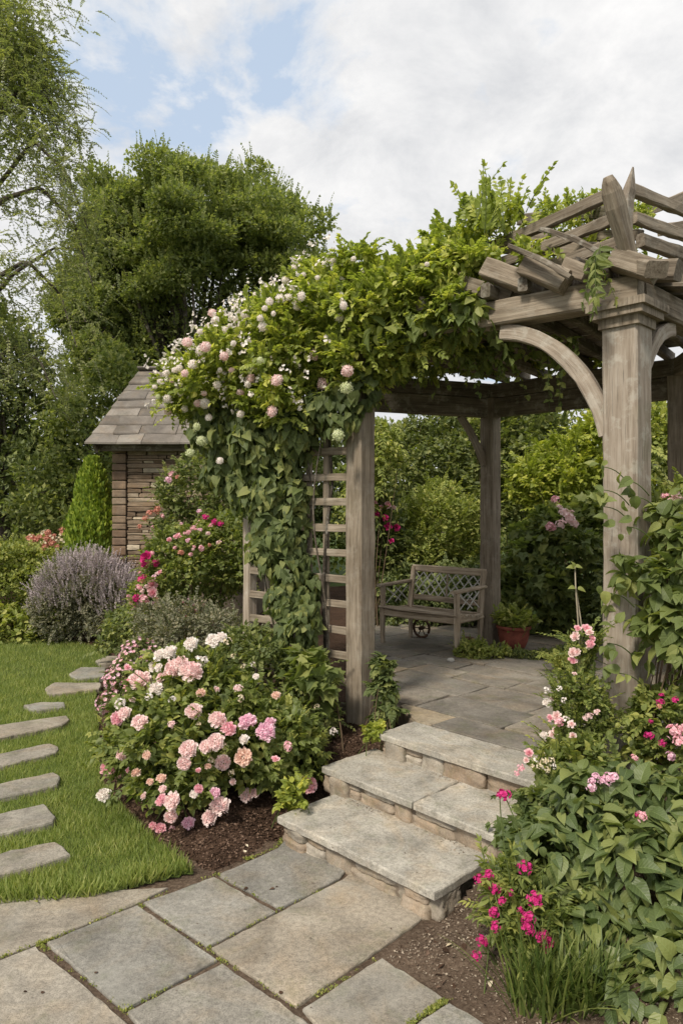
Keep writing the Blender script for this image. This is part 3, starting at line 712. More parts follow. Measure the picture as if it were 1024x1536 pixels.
# ------------------------------------------------------------------ trellis
TE = np.array([-.76, 5.82]); tr = empty('trellis', (TE[0], TE[1], 0), 'wooden slat trellis with a slim end post, half hidden by climbing leaves', 'trellis')
dT = unit(V1-TE)
mb = MB(230); mb.beam(v3(TE, .0), v3(TE, 2.75), .085, .085, up=(*E1, 0), n=14, tint=.9); mb.build('post', W_COL, tr)
for k, t in enumerate((.28, .43, .6, .82)):
    p = V1+(TE-V1)*t; mb = MB(231+k); mb.beam(v3(p, .2), v3(p, 2.8), .03, .055, up=(*dT, 0), n=10, tint=.7); mb.build('stile', W_OAK, tr)
nT = np.array([dT[1], -dT[0]])
for k in range(13):
    z = .37+k*.19; mb = MB(240+k); a = TE+dT*.03-nT*-.028; b = V1-dT*.07-nT*-.028
    mb.beam(v3(a, z+.004*(k % 3)), v3(b, z-.006*(k % 2)), .022, .055, n=8, ch=.004, jit=.0018, tint=.55+.4*((k*7) % 5)/5); mb.build('slat', W_OAK, tr)
# ------------------------------------------------------------------ shed
sh = empty('stone_shed', (-2.4, 10.9, 0), 'small stone garden shed with a stone slate roof behind the roses', 'shed')
mb = MB(250); r7 = R(8); X0, X1, Yf, Yb = -3.27, -1.2, 10.02, 12.4
mb.add([(X0+.05, Yf+.06, 0), (X1, Yf+.06, 0), (X1, Yb, 0), (X0+.05, Yb, 0), (X0+.05, Yf+.06, 2.72), (X1, Yf+.06, 2.72), (X1, Yb, 2.72), (X0+.05, Yb, 2.72), (X0+.05, (Yf+Yb)/2, 3.85), (X1, (Yf+Yb)/2, 3.85)],
       [[0, 1, 5, 4], [1, 2, 6, 9, 5], [2, 3, 7, 6], [3, 0, 4, 8, 7]])
mb.build('core', MORT, sh)
mb = MB(251); ax, ay, az = np.eye(3)
z = .7
while z < 2.72:
    h = r7.uniform(.025, .085); x = X0+.2
    while x < X1:
        w = min(r7.uniform(.08, .55), X1-x+.05); t = r7.rand()**1.3
        if r7.rand() < .06: t = 1
        mb.stone((x+w/2, Yf+.06+r7.uniform(-.015, .01), z+h/2), ax, ay, az, (w-.006, .14, h-.005), 12, 5, .05, t); x += w
    z += h
mb.build('wall', S_SHED, sh)
mb = MB(252); z = .5; k = 0
while z < 2.66:
    h = r7.uniform(.09, .16)
    if z+h > 2.66: h = 2.66-z+.01
    mb.stone((X0+.095, Yf+.09, z+h/2), ax, ay, az, (.2, .26, h-.01), 16, 6, .012, r7.rand())
    y = Yf+.2
    while y < Yb:
        w = r7.uniform(.2, .5); mb.stone((X0+.045, y+w/2, z+h/2), ax, ay, az, (.12, w-.012, h-.012), 14, 5, .02, r7.rand()); y += w
    z += h
mb.build('quoin', S_QUOIN, sh)
mb = MB(253); mb.beam((-3.4, 9.86, 2.70), (X1+.3, 9.86, 2.70), .05, .12, n=8, tint=.3); mb.beam((-3.42, 9.72, 2.66), (-3.2, 11.2, 3.93), .04, .12, n=4, tint=.3); mb.build('fascia', W_DRK, sh)
mb = MB(254); NR = 9
for side in (0, 1):
    for i in range(NR):
        f0, f1 = i/NR, (i+1)/NR; f1 = min(1, f1+.05)
        def rp(f, xx): 
            y = (9.66+(11.2-9.66)*f) if not side else (12.76-(12.76-11.2)*f); zz = 2.72+(4.05-2.72)*f; return np.array([xx, y, zz])
        xl = -3.53+.31*f0; x = xl-(.0 if i % 2 else .0)
        first = True
        while x < X1+.3:
            w = r7.uniform(.32, .62)
            if first: w *= r7.uniform(.5, 1)
            first = False
            a = rp(f0, x); b = rp(f0, x+w-.006); sh_ = .31*(f1-f0) if x == xl else 0
            c_ = rp(f1, x+w-.006); d_ = rp(f1, x+sh_); lift = np.array([0, -.012 if not side else .012, .03]); j = r7.randn(2)*.014
            a = a+np.array([0, j[0], 0]); b = b+np.array([0, j[1], 0])
            V = [a+lift, b+lift, c_+lift*.1, d_+lift*.1]; V += [v-np.array([0, 0, .026]) for v in V]
            mb.add(V, [[0, 1, 2, 3], [4, 7, 6, 5], [0, 4, 5, 1], [1, 5, 6, 2], [2, 6, 7, 3], [3, 7, 4, 0]] if not side else [[3, 2, 1, 0], [5, 6, 7, 4], [1, 5, 4, 0], [2, 6, 5, 1], [3, 7, 6, 2], [0, 4, 7, 3]])
            x += w
mb.beam((-3.24, 11.2, 4.07), (X1+.3, 11.2, 4.07), .2, .05, n=6, ch=.02, tint=.5)
mb.build('roof', S_SLATE, sh)
# ------------------------------------------------------------------ bench
FL = G(574, 964, TZ)[:2]; a_ = unit(np.array([.66, -.61])); b_ = np.array([-a_[1], a_[0]]); LB_, DB = .93, .46
if b_[1] < 0: b_ = -b_
def bp(s, d, z): return np.array([*(FL+a_*s+b_*d), TZ+z])
be = empty('garden_bench', bp(.45, .23, 0), 'weathered wooden garden bench with a pale lattice back standing by the rear post', 'bench')
def part(name, items, mat, seed, par=None, **k):
    mb = MB(seed)
    for it in items: mb.beam(*it, **k)
    return mb.build(name, mat, par or be)
A3 = (*a_, 0)
for k, (s, d, h) in enumerate(((0, 0, .6), (LB_, 0, .6), (.02, DB, .78), (LB_-.02, DB, .78))):
    lean = .07 if d > 0 else 0
    mb = MB(300+k); mb.sweep([bp(s, d, 0), bp(s, d, .12), bp(s, d, .36), bp(s, d+lean*.4, h*.75), bp(s, d+lean, h)], .05, .05, up=A3, ch=.008, jit=.002, taper=[.7, .8, 1.1, .95, 1]); mb.build('leg', W_BEN, be)
part('apron', [(bp(.02, 0, .33), bp(LB_-.02, 0, .33), .03, .075), (bp(.02, DB, .33), bp(LB_-.02, DB, .33), .03, .06), (bp(0, .02, .33), bp(0, DB, .33), .03, .06), (bp(LB_, .02, .33), bp(LB_, DB, .33), .03, .06)], W_BEN, 310)
part('seat', [(bp(-.02, d, .385-.012*k), bp(LB_+.02, d, .385-.012*k), .078, .022) for k, d in enumerate((-.01, .08, .17, .26, .35, .43))], W_BEN, 311, bow=-.006)
for k, s in enumerate((0, LB_)): part('armrest', [(bp(s, -.07, .6+.012), bp(s, DB+.05, .625), .065, .03)], W_BEN, 312+k)
bk = part('backrest', [(bp(.0, DB+.075, .765), bp(LB_, DB+.075, .765), .035, .075), (bp(.02, DB+.035, .45), bp(LB_-.02, DB+.035, .45), .03, .06), (bp(LB_*.5, DB+.04, .45), bp(LB_*.5, DB+.07, .74), .02, .02)], W_BEN, 315)
its = []; n = 8; w = (LB_-.08)/n
for k in range(-2, n+1):
    for sg in (1, -1):
        s0, s1 = .04+k*w, .04+(k+2)*w; z0, z1 = (.48, .73) if sg > 0 else (.73, .48); c0_, c1_ = max(0, (.04-s0)/(s1-s0)), min(1, (LB_-.04-s0)/(s1-s0))
        if c1_ > c0_:
            f = lambda t: bp(s0+(s1-s0)*t, DB+.045+.03*((z0+(z1-z0)*t)-.48)/.25+(.004 if sg > 0 else -.004), z0+(z1-z0)*t)
            its.append((f(c0_), f(c1_), .007, .014))
part('lattice', its, W_LAT, 316, bk, ch=.002, jit=.0005, n=3)
for k, s in enumerate((0.01, LB_-.01)): part('side_lattice', [(bp(s, .05, .42), bp(s, .3, .58), .006, .014), (bp(s, .05, .58), bp(s, .3, .42), .006, .014), (bp(s, .2, .42), bp(s, .42, .58), .006, .014), (bp(s, .2, .58), bp(s, .42, .42), .006, .014)], W_LAT, 318+k, ch=.002, jit=.0005, n=3)
# ------------------------------------------------------------------ pot, wheel, little pot, pebble
pp = G(770, 971, TZ); po = empty('flower_pot', pp, 'round red terracotta pot of leafy green plants beside the rear post', 'flower pot')
mb = MB(320); mb.lathe(pp, [(.105, 0), (.115, .005), (.14, .06), (.155, .13), (.158, .185), (.165, .19), (.176, .197), (.178, .222), (.172, .228), (.155, .228), (.15, .2), (.14, .19)], 40); mb.build('pot', TERRA, po, True)
mb = MB(321); mb.lathe(pp+np.array([0, 0, .185]), [(.145, 0), (.14, .012), (.05, .02)], 24); mb.build('soil', SOIL_L, po, True)
wp = P(632, 942, 7.75); wh = empty('old_wheel', wp-np.array([0, 0, .1]), 'small rusty spoked wheel leaning in the shade under the bench', 'wheel')
mb = MB(322); th = np.linspace(0, 2*math.pi, 25); e = np.array([.8, -.45, 0]); u = np.array([0, .15, 1.])
mb.tube([wp+e*.1*math.cos(t)+u*.1*math.sin(t) for t in th], .014, 8); mb.build('rim', RUST, wh, True)
mb = MB(323); [mb.tube([wp, wp+e*.098*math.cos(t)+u*.098*math.sin(t)], .006, 5) for t in th[:-1:4]]; mb.tube([wp-np.array([.02, .03, 0]), wp+np.array([.02, .03, 0])], .024, 8); mb.build('spokes', RUST, wh, True)
wq = P(702, 956, 7.1); mb = MB(324); mb.lathe(np.array([wq[0], wq[1], TZ]), [(.035, 0), (.04, .01), (.055, .1), (.062, .105), (.06, .118), (.05, .118), (.045, .1)], 20)
tag(mb.build('clay_pot', m_plain('brown_clay', (.2, .12, .075), .8), None, True, (wq[0], wq[1], TZ)), 'little empty brown clay pot on the floor between bench leg and rear post', 'pot')
wq = G(676, 993, TZ); mb = MB(325); mb.stone(wq+np.array([0, 0, .018]), ax, ay, az, (.07, .05, .04), 2.4, 6, .05, .9)
tag(mb.build('pebble', W_LAT, None, True, tuple(wq)), 'small pale pebble on the terrace paving in front of the bench leg', 'pebble')
# ------------------------------------------------------------------ plant materials
LF = {
 'canopy': m_leaf('canopy_leaf', (.072, .118, .025), (.142, .208, .044), (.27, .335, .085), .43, .45),
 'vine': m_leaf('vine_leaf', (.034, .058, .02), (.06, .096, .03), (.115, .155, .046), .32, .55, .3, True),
 'climber': m_leaf('climber_leaf', (.044, .075, .021), (.074, .115, .032), (.135, .18, .05), .38, .5, .35, True),
 'broad': m_leaf('broad_leaf', (.032, .06, .019), (.055, .093, .029), (.11, .155, .044), .34, .46, .42, True),
 'rose': m_leaf('rose_leaf', (.048, .08, .021), (.09, .138, .034), (.18, .23, .06), .38, .5),
 'shrub': m_leaf('shrub_leaf', (.042, .07, .023), (.078, .118, .036), (.15, .195, .062), .35, .55),
 'tree': m_leaf('tree_leaf', (.058, .095, .032), (.1, .15, .048), (.175, .23, .075), .42, .6, .25),
 'birch': m_leaf('birch_leaf', (.07, .11, .046), (.115, .165, .07), (.18, .23, .1), .45, .6, .25),
 'dark': m_leaf('dark_leaf', (.04, .068, .024), (.07, .11, .036), (.13, .18, .055), .2, .5, .3),
 'lime': m_leaf('lime_leaf', (.075, .12, .02), (.135, .195, .032), (.25, .31, .06), .4, .5),
 'light': m_leaf('light_leaf', (.07, .11, .025), (.12, .175, .04), (.22, .27, .08), .35, .55),
 'cypress': m_leaf('cypress_leaf', (.05, .1, .012), (.09, .16, .016), (.16, .24, .03), .25, .6),
 'grey': m_leaf('grey_leaf', (.06, .08, .05), (.1, .125, .075), (.16, .18, .11), .25, .65),
 'grass': m_leaf('grass_blade', (.072, .125, .03), (.115, .175, .045), (.2, .25, .09), .35, .5, .3),
 'strap': m_leaf('strap_leaf', (.03, .062, .015), (.055, .095, .022), (.11, .16, .045), .35, .4, .4),
 'haze': m_leaf('catmint_flower', (.17, .18, .18), (.23, .245, .24), (.29, .31, .3), .02, .8),
}
PT = {
 'blush': m_petal('blush_petal', (.92, .8, .77), (.88, .6, .6)), 'white': m_petal('white_petal', (.92, .89, .85), (.9, .8, .76)),
 'pink': m_petal('pink_petal', (.9, .64, .67), (.84, .38, .47)), 'hot': m_petal('magenta_petal', (.72, .07, .3), (.5, .015, .16)),
 'cream': m_petal('cream_petal', (.8, .74, .6), (.75, .62, .42)), 'lilac': m_petal('lilac_petal', (.9, .68, .76), (.82, .45, .6)),
 'green': m_petal('green_white_petal', (.76, .78, .55), (.62, .68, .38)), 'coral': m_petal('coral_petal', (.74, .4, .3), (.62, .25, .2)), 'peach': m_petal('peach_petal', (.88, .7, .6), (.82, .54, .44)),
}
for k, m, kind in (('blush', 'blush', 'peony'), ('white', 'white', 'peony'), ('pink', 'pink', 'peony'), ('lilac', 'lilac', 'peony'), ('peach', 'peach', 'peony'), ('pomw', 'white', 'pom'), ('pomp', 'blush', 'pom'), ('pomg', 'green', 'pom'),
                   ('hotc', 'hot', 'cluster'), ('pinkc', 'pink', 'cluster'), ('whitec', 'white', 'spray'), ('creamc', 'cream', 'spray'), ('lilacc', 'lilac', 'cluster'), ('coralc', 'coral', 'cluster'), ('blushc', 'blush', 'cluster'), ('blushr', 'blush', 'rose'), ('hotr', 'hot', 'rose'), ('pinkr', 'pink', 'rose')):
    blooms_of(k, PT[m], kind)
BARK = m_wood('bark', (.06, .048, .036), (.11, .09, .07), (.17, .145, .12), .3)
STEM = m_plain('green_stem', (.09, .12, .035), .7, .2)
TWIG = m_plain('woody_stem', (.12, .085, .055), .85, .15)
def stems_to(parent, base, targets, r0, r1, mat, rng, name='stem', spread=.08, sides=4):
    n = len(targets); t = np.linspace(0, 1, 7)[None, :, None]; o = np.array(base)+np.column_stack([rng.randn(n, 2)*spread, np.zeros(n)])
    mid = (o+targets)/2+np.column_stack([rng.randn(n, 2)*.06*np.linalg.norm(targets-o, axis=1)[:, None], .12*np.linalg.norm(targets-o, axis=1)])
    paths = (1-t)**2*o[:, None]+2*t*(1-t)*mid[:, None]+t*t*targets[:, None]
    return multi_tube(name, mat, parent, paths, r0, r1, sides)
def plant(name, label, cat, base, blobs, leaf, tpl, size, n, seed, nsub=30, rs=.15, flat=.8, lo=-.5, group=None, nsh=0, shL=.2, shn=7, sh_up=.6, droop=.25, shell=.55,
          out=.6, up=.2, rnd=.6, stems=12, r0=.008, stem_mat=None, cut=.75, inner=.85, keep=None, shp=2, shs=None):
    rng = R(seed); e = empty(name, base, label, cat, group); blobs = np.atleast_2d(np.array(blobs, float))
    sub = clump(blobs, nsub, rs, rng, flat, lo, inner) if nsub else np.zeros((0, 6))
    if keep is not None and len(sub): sub = sub[[keep(*b[:3]) for b in sub]]
    core = blobs.copy(); core[:, 3:] *= .86
    allb = np.concatenate([core, sub]) if nsub else blobs
    p, nr, _ = blob_pts(allb, n, rng, shell, cut)
    m = p[:, 2] > base[2]-.02
    if keep is not None: m &= np.array([keep(*q) for q in p])
    p, nr = p[m], nr[m]
    D, Nn = leaf_frame(nr, rng, out, up, rnd); parts = [(tpl, p, D, Nn, size*rng.uniform(.65, 1.25, len(p)), np.clip(rng.rand(len(p))**1.2, 0, 1)*.95)]
    if nsh:
        o, no, _ = blob_pts(allb, nsh*2, rng, .95, .9); o, no = o[:nsh], no[:nsh]
        mm = o[:, 2] > base[2]+.05
        if keep is not None: mm &= np.array([keep(*q) for q in o])
        o, no = o[mm], no[mm]
        A = unit(no+np.array([0, 0, sh_up])+rng.randn(len(o), 3)*.3)
        a = shoots(o-A*shL*.3, A, shL*rng.uniform(.6, 1.4, len(o)), shn, size*(shs or .95), rng, droop, pairs=shp)
        parts.append((tpl, *a[:5])); multi_tube('stem', STEM, e, a[5], .0035*max(1, size/.06), .0015, 3)
    leaf_obj('foliage', LF[leaf], e, parts)
    if stems:
        tg, _, _ = blob_pts(allb, stems*3, rng, .6, 0); stems_to(e, (base[0], base[1], base[2]-.05), tg[:stems], r0, r0*.35, stem_mat or TWIG, rng, 'branch')
    return e, allb, rng
def tree(name, label, base, blobs, leaf, tpl, size, n, seed, nsub, rs, flat=.6, tr_r=.15, limbs=18, **k):
    k.setdefault('stems', 0)
    e, ab, rng = plant(name, label, 'tree', base, blobs, leaf, tpl, size, n, seed, nsub, rs, flat, **k)
    c = np.mean(np.atleast_2d(blobs)[:, :3], 0); top = c+np.array([0, 0, .3]); b = np.array(base, float)-np.array([0, 0, .1])
    t = np.linspace(0, 1, 9); wv = np.column_stack([np.sin(t*5+seed)*.12, np.cos(t*4+seed)*.1, 0*t])*t[:, None]*tr_r*6
    mb = MB(seed); path = b+(top-b)*t[:, None]+wv; mb.tube(path, tr_r*(1-.75*t), 10); tk = mb.build('trunk', BARK, e, True)
    idx = rng.choice(len(ab), size=limbs); fr = rng.uniform(.35, .95, limbs); st_ = path[(fr*8).astype(int)]; tg = ab[idx, :3]
    u_ = np.linspace(0, 1, 7)[None, :, None]; mid = (st_+tg)/2+np.array([0, 0, .15])+rng.randn(limbs, 3)*.15
    multi_tube('limb', BARK, e, (1-u_)**2*st_[:, None]+2*u_*(1-u_)*mid[:, None]+u_*u_*tg[:, None], tr_r*.33, tr_r*.06, 5)
    return e, ab, rng
# ------------------------------------------------------------------ background trees
def gp(px, Y, z=0): return np.array([(px-512)/F*Y, Y, z])
def kp(x, y, z):
    px_ = 512+x/y*F; py_ = 761-(z-CZ)/y*F
    w_ = max(0, 1-((px_-325)/125)**2-((py_-445)/58)**2)*(.65+.5*math.sin(px_*.11+py_*.07)*math.sin(py_*.13-px_*.05))
    return (px_*7.313+py_*3.171+y*11.7) % 1 > min(.7, w_*1.3)
tree('spreading_tree', 'large rounded green tree rising behind the stone shed', gp(320, 17), [B(300, 372, 17, 2.3, 2.2, 2.05), B(222, 415, 17, 1.6, 1.8, 1.85), B(386, 405, 17.2, 1.45, 1.8, 1.65), B(300, 520, 17.2, 2.6, 1.8, 1.5), B(165, 500, 16.8, 1.1, 1.3, 1.6)],
     'tree', 'tiny',   .1, 230000, 1, 340, .47, .45, .3, 40, shell=.4, keep=kp, lo=-.75, nsh=3400, shL=.36, shn=9, sh_up=1.2, droop=.0, cut=.0, inner=.93, shs=.8)
tree('dark_tree', 'dark tree standing low behind the left lawn, left of the cypress', gp(15, 14.5), [B(-10, 660, 14.5, 1.5, 1.2, 2.0), B(60, 730, 14.2, 1.2, 1.0, 1.3), B(-80, 560, 14.5, 1.5, 1.2, 1.6), B(15, 560, 14.3, .6, .7, .9)], 'dark', 'small', .13, 36000, 2, 110, .38, .6, .2, 16, shell=.4, nsh=250, shL=.4, shn=7)
tree('bushy_tree', 'mid green tree filling the gap between dark tree and shed roof', gp(150, 13.8), [B(130, 680, 13.8, .9, .9, 1.5), B(175, 600, 14.2, .7, .8, 1.1), B(110, 760, 13.4, 1.0, .8, .9)], 'tree', 'small', .11, 24000, 3, 90, .32, .6, .14, 14, shell=.4)
far = [(-150, 19, 560, 'dark'), (40, 20, 640, 'tree'), (260, 20, 640, 'dark'), (430, 19, 620, 'tree'), (560, 18, 640, 'dark'), (665, 15.5, 618, 'tree'), (780, 17, 612, 'dark'), (900, 17, 605, 'tree'), (1010, 15, 596, 'dark'), (1120, 16, 570, 'tree'), (1260, 16, 560, 'dark')]
fl = ['far left beyond the lawn', 'behind the dark tree at the left', 'low behind the shed', 'behind the rose covered trellis', 'just right of the left pergola post', 'left of the rear pergola post with bright sky above it',
      'right of the rear pergola post', 'behind the yellow green bush', 'between the lichened column and the picture edge', 'beyond the right edge of the terrace', 'farthest to the right behind the pergola']
for i, (px_, Y, top, lf) in enumerate(far):
    zt = CZ-(top-761)/F*Y; h = zt/2
    tree('background_tree', 'distant tree '+fl[i], gp(px_, Y), [[*gp(px_, Y, h+.15), 1.5+.3*(i % 3), 1.2, h], [*gp(px_+60, Y-.4, h*.6), 1.3, 1., h*.6]], lf, 'tiny', .16, 13000, 20+i, 70, .42, .6, .15, 10, shell=.5, group='background trees')
# weeping birch at the left edge
bt = empty('birch_tree', gp(-95, 11.5), 'airy birch tree with hanging feathery branches at the left edge', 'tree'); rg = R(77)
limbs = [[(-95, 700), (-60, 420), (-20, 200), (15, 60), (30, 5)], [(-90, 640), (-40, 480), (20, 410), (80, 372), (120, 372)], [(-80, 500), (-20, 300), (50, 210), (100, 260), (135, 350)], [(-60, 380), (-10, 180), (40, 120), (75, 150), (90, 210)],
         [(-80, 560), (-30, 430), (40, 390), (90, 440), (115, 520)], [(-60, 300), (-20, 60), (20, -60), (60, -80), (85, -30)], [(-90, 620), (-30, 560), (20, 520), (60, 540), (85, 600)], [(-70, 450), (0, 300), (60, 280), (110, 330), (140, 430)], [(-70, 330), (-20, 150), (15, 80), (45, 70), (62, 110)]]
LP = []
for li, l in enumerate(limbs):
    q = np.array([P(x, y, 11.5+rg.randn()*.35) for x, y in l]); t = np.linspace(0, len(q)-1, 26)
    LP.append(np.stack([np.interp(t, range(len(q)), q[:, k]) for k in range(3)], 1))
mb = MB(5); mb.tube(np.array([gp(-95, 11.5, 0), P(-95, 700, 11.5), P(-75, 420, 11.5), P(-70, 150, 11.5), P(-60, -120, 11.5)]), [.2, .17, .13, .09, .05], 12); mb.build('trunk', BARK, bt, True)
mb = MB(6)
for q in LP: mb.tube(q, np.linspace(.055, .008, 26), 6)
mb.build('limb', BARK, bt, True)
allp = np.concatenate([q[7:] for q in LP]+[LP[0][9:], LP[2][12:], LP[3][9:], LP[8][9:], LP[8][9:], LP[0][12:]]); M = 3300
o = allp[rg.randint(len(allp), size=M)]+rg.randn(M, 3)*np.array([.27, .5, .24]); A = unit(rg.randn(M, 3)*np.array([.8, .6, .6])+np.array([.15, 0, .1]))
a = shoots(o, A, rg.uniform(.15, .5, M), 11, .048, rg, .45, pairs=2, side=.9)
leaf_obj('foliage', LF['birch'], bt, [('tiny', *a[:5])]); multi_tube('twig', BARK, bt, a[5], .004, .0015, 3)
M = 420; cl = np.array([P(x, y, 11.4) for x, y in [(5, 40), (25, 90), (5, 130), (10, 470), (-5, 200), (-20, 440), (30, 60), (-10, 20), (20, 160)]])
o = cl[rg.randint(len(cl), size=M)]+rg.randn(M, 3)*np.array([.22, .4, .3]); A = unit(rg.randn(M, 3)); a = shoots(o, A, .45, 13, .07, rg, .6)
leaf_obj('foliage', LF['tree'], bt, [('tiny', *a[:5])])
# clipped cypress
cy = empty('cypress', gp(138, 10.6), 'pointed bright green cypress against the left corner of the shed', 'conifer'); rg = R(5); M = 15000
hz = rg.rand(M)**1.25; z = hz*2.52+.05; rr = .56*(1-(z/2.62))**.62*(1+.10*np.sin(z*9)+.08*rg.randn(M)); ph = rg.rand(M)*2*math.pi
c0_ = gp(138, 10.6); c0_[0] += .0; p = np.column_stack([c0_[0]+rr*np.cos(ph)*(.75+.25*rg.rand(M)**.3), c0_[1]+rr*np.sin(ph)*.9, z]); nr = np.column_stack([np.cos(ph), np.sin(ph), 0*ph+.2])
leaf_obj('foliage', LF['cypress'], cy, [('small', p, unit(nr*.5+np.array([0, 0, 1.1])+rg.randn(M, 3)*.3), nr+rg.randn(M, 3)*.5, rg.uniform(.05, .1, M), rg.rand(M))])
mb = MB(9); mb.tube([gp(138, 10.6, -.1), gp(138, 10.6, 1.2), gp(138, 10.6, 2.4)], [.05, .04, .01], 8); mb.build('trunk', BARK, cy, True)
# ------------------------------------------------------------------ shrubs behind the pergola
def sh(px_, Y, py, rx, ry, rz): return B(px_, py, Y, rx, ry, rz)
plant('feathery_shrub', 'soft light green shrub behind the bench', 'shrub', gp(650, 9.6, .0), [sh(660, 9.6, 800, .62, .45, .62), sh(610, 9.4, 850, .45, .4, .5), sh(700, 9.7, 840, .4, .4, .6)], 'light', 'small', .06, 22000, 31, 80, .16, nsh=700, shL=.26, shn=9, sh_up=1.0, stems=10)
plant('dark_shrub', 'low dark green shrub right behind the bench seat', 'shrub', gp(640, 8.9, .3), [sh(600, 8.9, 910, .5, .3, .5), sh(690, 8.75, 900, .5, .3, .5)], 'dark', 'small', .06, 16000, 32, 60, .13, nsh=300, shL=.15)
e, ab, rg = plant('rhododendron', 'shrub with magenta blooms right of the left pergola post', 'shrub', gp(575, 9.2, .2), [sh(575, 9.2, 830, .4, .35, .6), sh(560, 9.1, 780, .3, .3, .35)], 'shrub', 'ovate', .075, 6000, 33, 30, .14, nsh=150)
px_blooms(e, 'hotr', [(563, 772, 13), (577, 777, 12), (581, 790, 13), (594, 791, 12), (587, 812, 8), (563, 756, 11, 'pinkr'), (580, 758, 12, 'pinkr'), (571, 762, 9, 'pinkr'), (590, 762, 9, 'blushr')], ab, rg)
plant('overhanging_shrub', 'bright lime leaved shrub hanging just right of the left pergola post', 'shrub', gp(562, 8.6, .3), [sh(566, 8.8, 680, .2, .3, .36), sh(545, 8.8, 740, .12, .2, .3)], 'light', 'lance', .09, 2200, 34, 20, .13, nsh=160, shL=.3, droop=.8)
plant('holly_shrub', 'tall glossy green shrub just left of the rear post', 'shrub', gp(650, 12), [sh(650, 12, 700, .75, .6, .9), sh(590, 12.2, 720, .6, .5, .8), sh(700, 11.8, 680, .5, .5, .7)], 'shrub', 'small', .095, 20000, 35, 90, .22, nsh=300, shL=.3)
plant('laurel_shrub', 'tall dark shrub with upright shoots just right of the rear post', 'shrub', gp(765, 10.5), [sh(765, 10.5, 720, .45, .4, .9), sh(740, 10.6, 650, .3, .3, .5), sh(800, 10.6, 650, .35, .3, .4)], 'shrub', 'ovate', .1, 7000, 36, 60, .17, nsh=260, shL=.35, sh_up=1.3)
plant('golden_shrub', 'golden green shrub seen between rear post and lichened column', 'shrub', gp(855, 9.6), [sh(860, 9.6, 700, .5, .4, .5), sh(905, 9.7, 680, .4, .4, .55), sh(815, 9.5, 740, .3, .3, .4)], 'lime', 'ovate', .085, 8000, 37, 60, .16, nsh=400, shL=.28, sh_up=.9)
plant('green_shrub', 'mid green shrub showing right of the lichened column', 'shrub', gp(1000, 9), [sh(1000, 9, 700, .55, .4, .8), sh(1080, 8.8, 760, .6, .5, .9), sh(960, 9, 780, .4, .4, .7)], 'light', 'ovate', .085, 11000, 38, 70, .17, nsh=320, shL=.3)
e, ab, rg = plant('viburnum', 'dark leafy shrub with pale pink flower heads behind the flower pot', 'shrub', gp(850, 8.1, .3), [sh(850, 8.1, 850, .62, .35, .62), sh(800, 8.0, 900, .5, .3, .48), sh(900, 7.9, 900, .5, .3, .55), sh(870, 8.2, 790, .4, .3, .35)], 'climber', 'lobed', .1, 8500, 39, 70, .17, out=.8, up=-.1, rnd=.5, stems=12)
px_blooms(e, 'blushc', [(832, 750, 15, 'pinkc'), (838, 762, 12), (846, 770, 17), (852, 778, 20), (841, 787, 16), (860, 786, 15), (824, 790, 14, 'pinkc'), (830, 792, 9, 'pinkc'), (856, 770, 11)], ab, rg)
plant('screening_shrub', 'dark shrub filling the bed right of the terrace behind the column', 'shrub', gp(1010, 6.9, .3), [sh(1010, 6.9, 880, .6, .4, .6), sh(950, 7.1, 900, .4, .3, .5), sh(1100, 6.4, 850, .6, .5, .8)], 'dark', 'ovate', .085, 11000, 40, 50, .15, nsh=200)
# pot plant and low plants on the terrace
plant('pot_plant', 'fresh green leafy plant growing in the terracotta pot', 'plant', (pp[0], pp[1], pp[2]+.19), [[pp[0], pp[1], pp[2]+.27, .17, .15, .09]], 'light', 'ovate', .065, 500, 41, 10, .05, nsh=60, shL=.13, shn=6, sh_up=1.5, stems=10, r0=.004, stem_mat=STEM)
b0 = G(728, 985, TZ); plant('ground_cover_plant', 'low bright green plant spreading at the foot of the rear post', 'plant', b0, [[b0[0], b0[1]+.02, TZ+.02, .24, .16, .08], [b0[0]-.12, b0[1]+.12, TZ+.03, .18, .16, .09]], 'light', 'ovate', .04, 2200, 42, 24, .05, nsh=120, shL=.1, shn=5)
b0 = G(800, 985, TZ); plant('ground_cover_plant', 'low dull green plant spreading in front of the flower pot', 'plant', b0, [[b0[0]+.03, b0[1]-.03, TZ+.01, .26, .12, .05], [b0[0]+.3, b0[1]-.1, TZ+.03, .2, .2, .08]], 'shrub', 'small', .03, 5000, 43, 24, .04, nsh=80, shL=.08)
b0 = G(845, 1010, TZ); plant('fern', 'pale upright fern between flower pot and lichened column', 'fern', b0, [[b0[0], b0[1], TZ+.08, .07, .07, .06]], 'light', 'lance', .05, 100, 44, 4, .04, nsh=45, shL=.3, shn=15, sh_up=1.3, droop=.35, stems=0)
# ------------------------------------------------------------------ left borders
e, ab, rg = plant('catmint', 'wide mound of grey lilac catmint beside the end of the lawn', 'plant', gp(128, 9.75), [sh(130, 9.75, 905, .66, .5, .55), sh(85, 9.6, 925, .36, .35, .38), sh(175, 9.6, 925, .42, .35, .42)], 'grey', 'small', .045, 22000, 51, 60, .12, nsh=500, shL=.14, stems=8)
p, nr, _ = blob_pts(np.array([sh(130, 9.75, 895, .7, .55, .62), sh(85, 9.6, 912, .4, .4, .42), sh(178, 9.6, 908, .45, .4, .46)]), 4200, rg, .93, .9); m = (p[:, 2] > .62+.12*rg.randn(len(p))) & (nr[:, 2] > -.1); p, nr = p[m], nr[m]
A = unit(nr*.6+np.array([0, 0, .9])+rg.randn(len(p), 3)*.22); a = shoots(p-A*.1, A, rg.uniform(.12, .3, len(p)), 12, .024, rg, .1); fo = leaf_obj('blossom', LF['haze'], e, [('tiny', *a[:5])]); fo['kind'] = 'stuff'
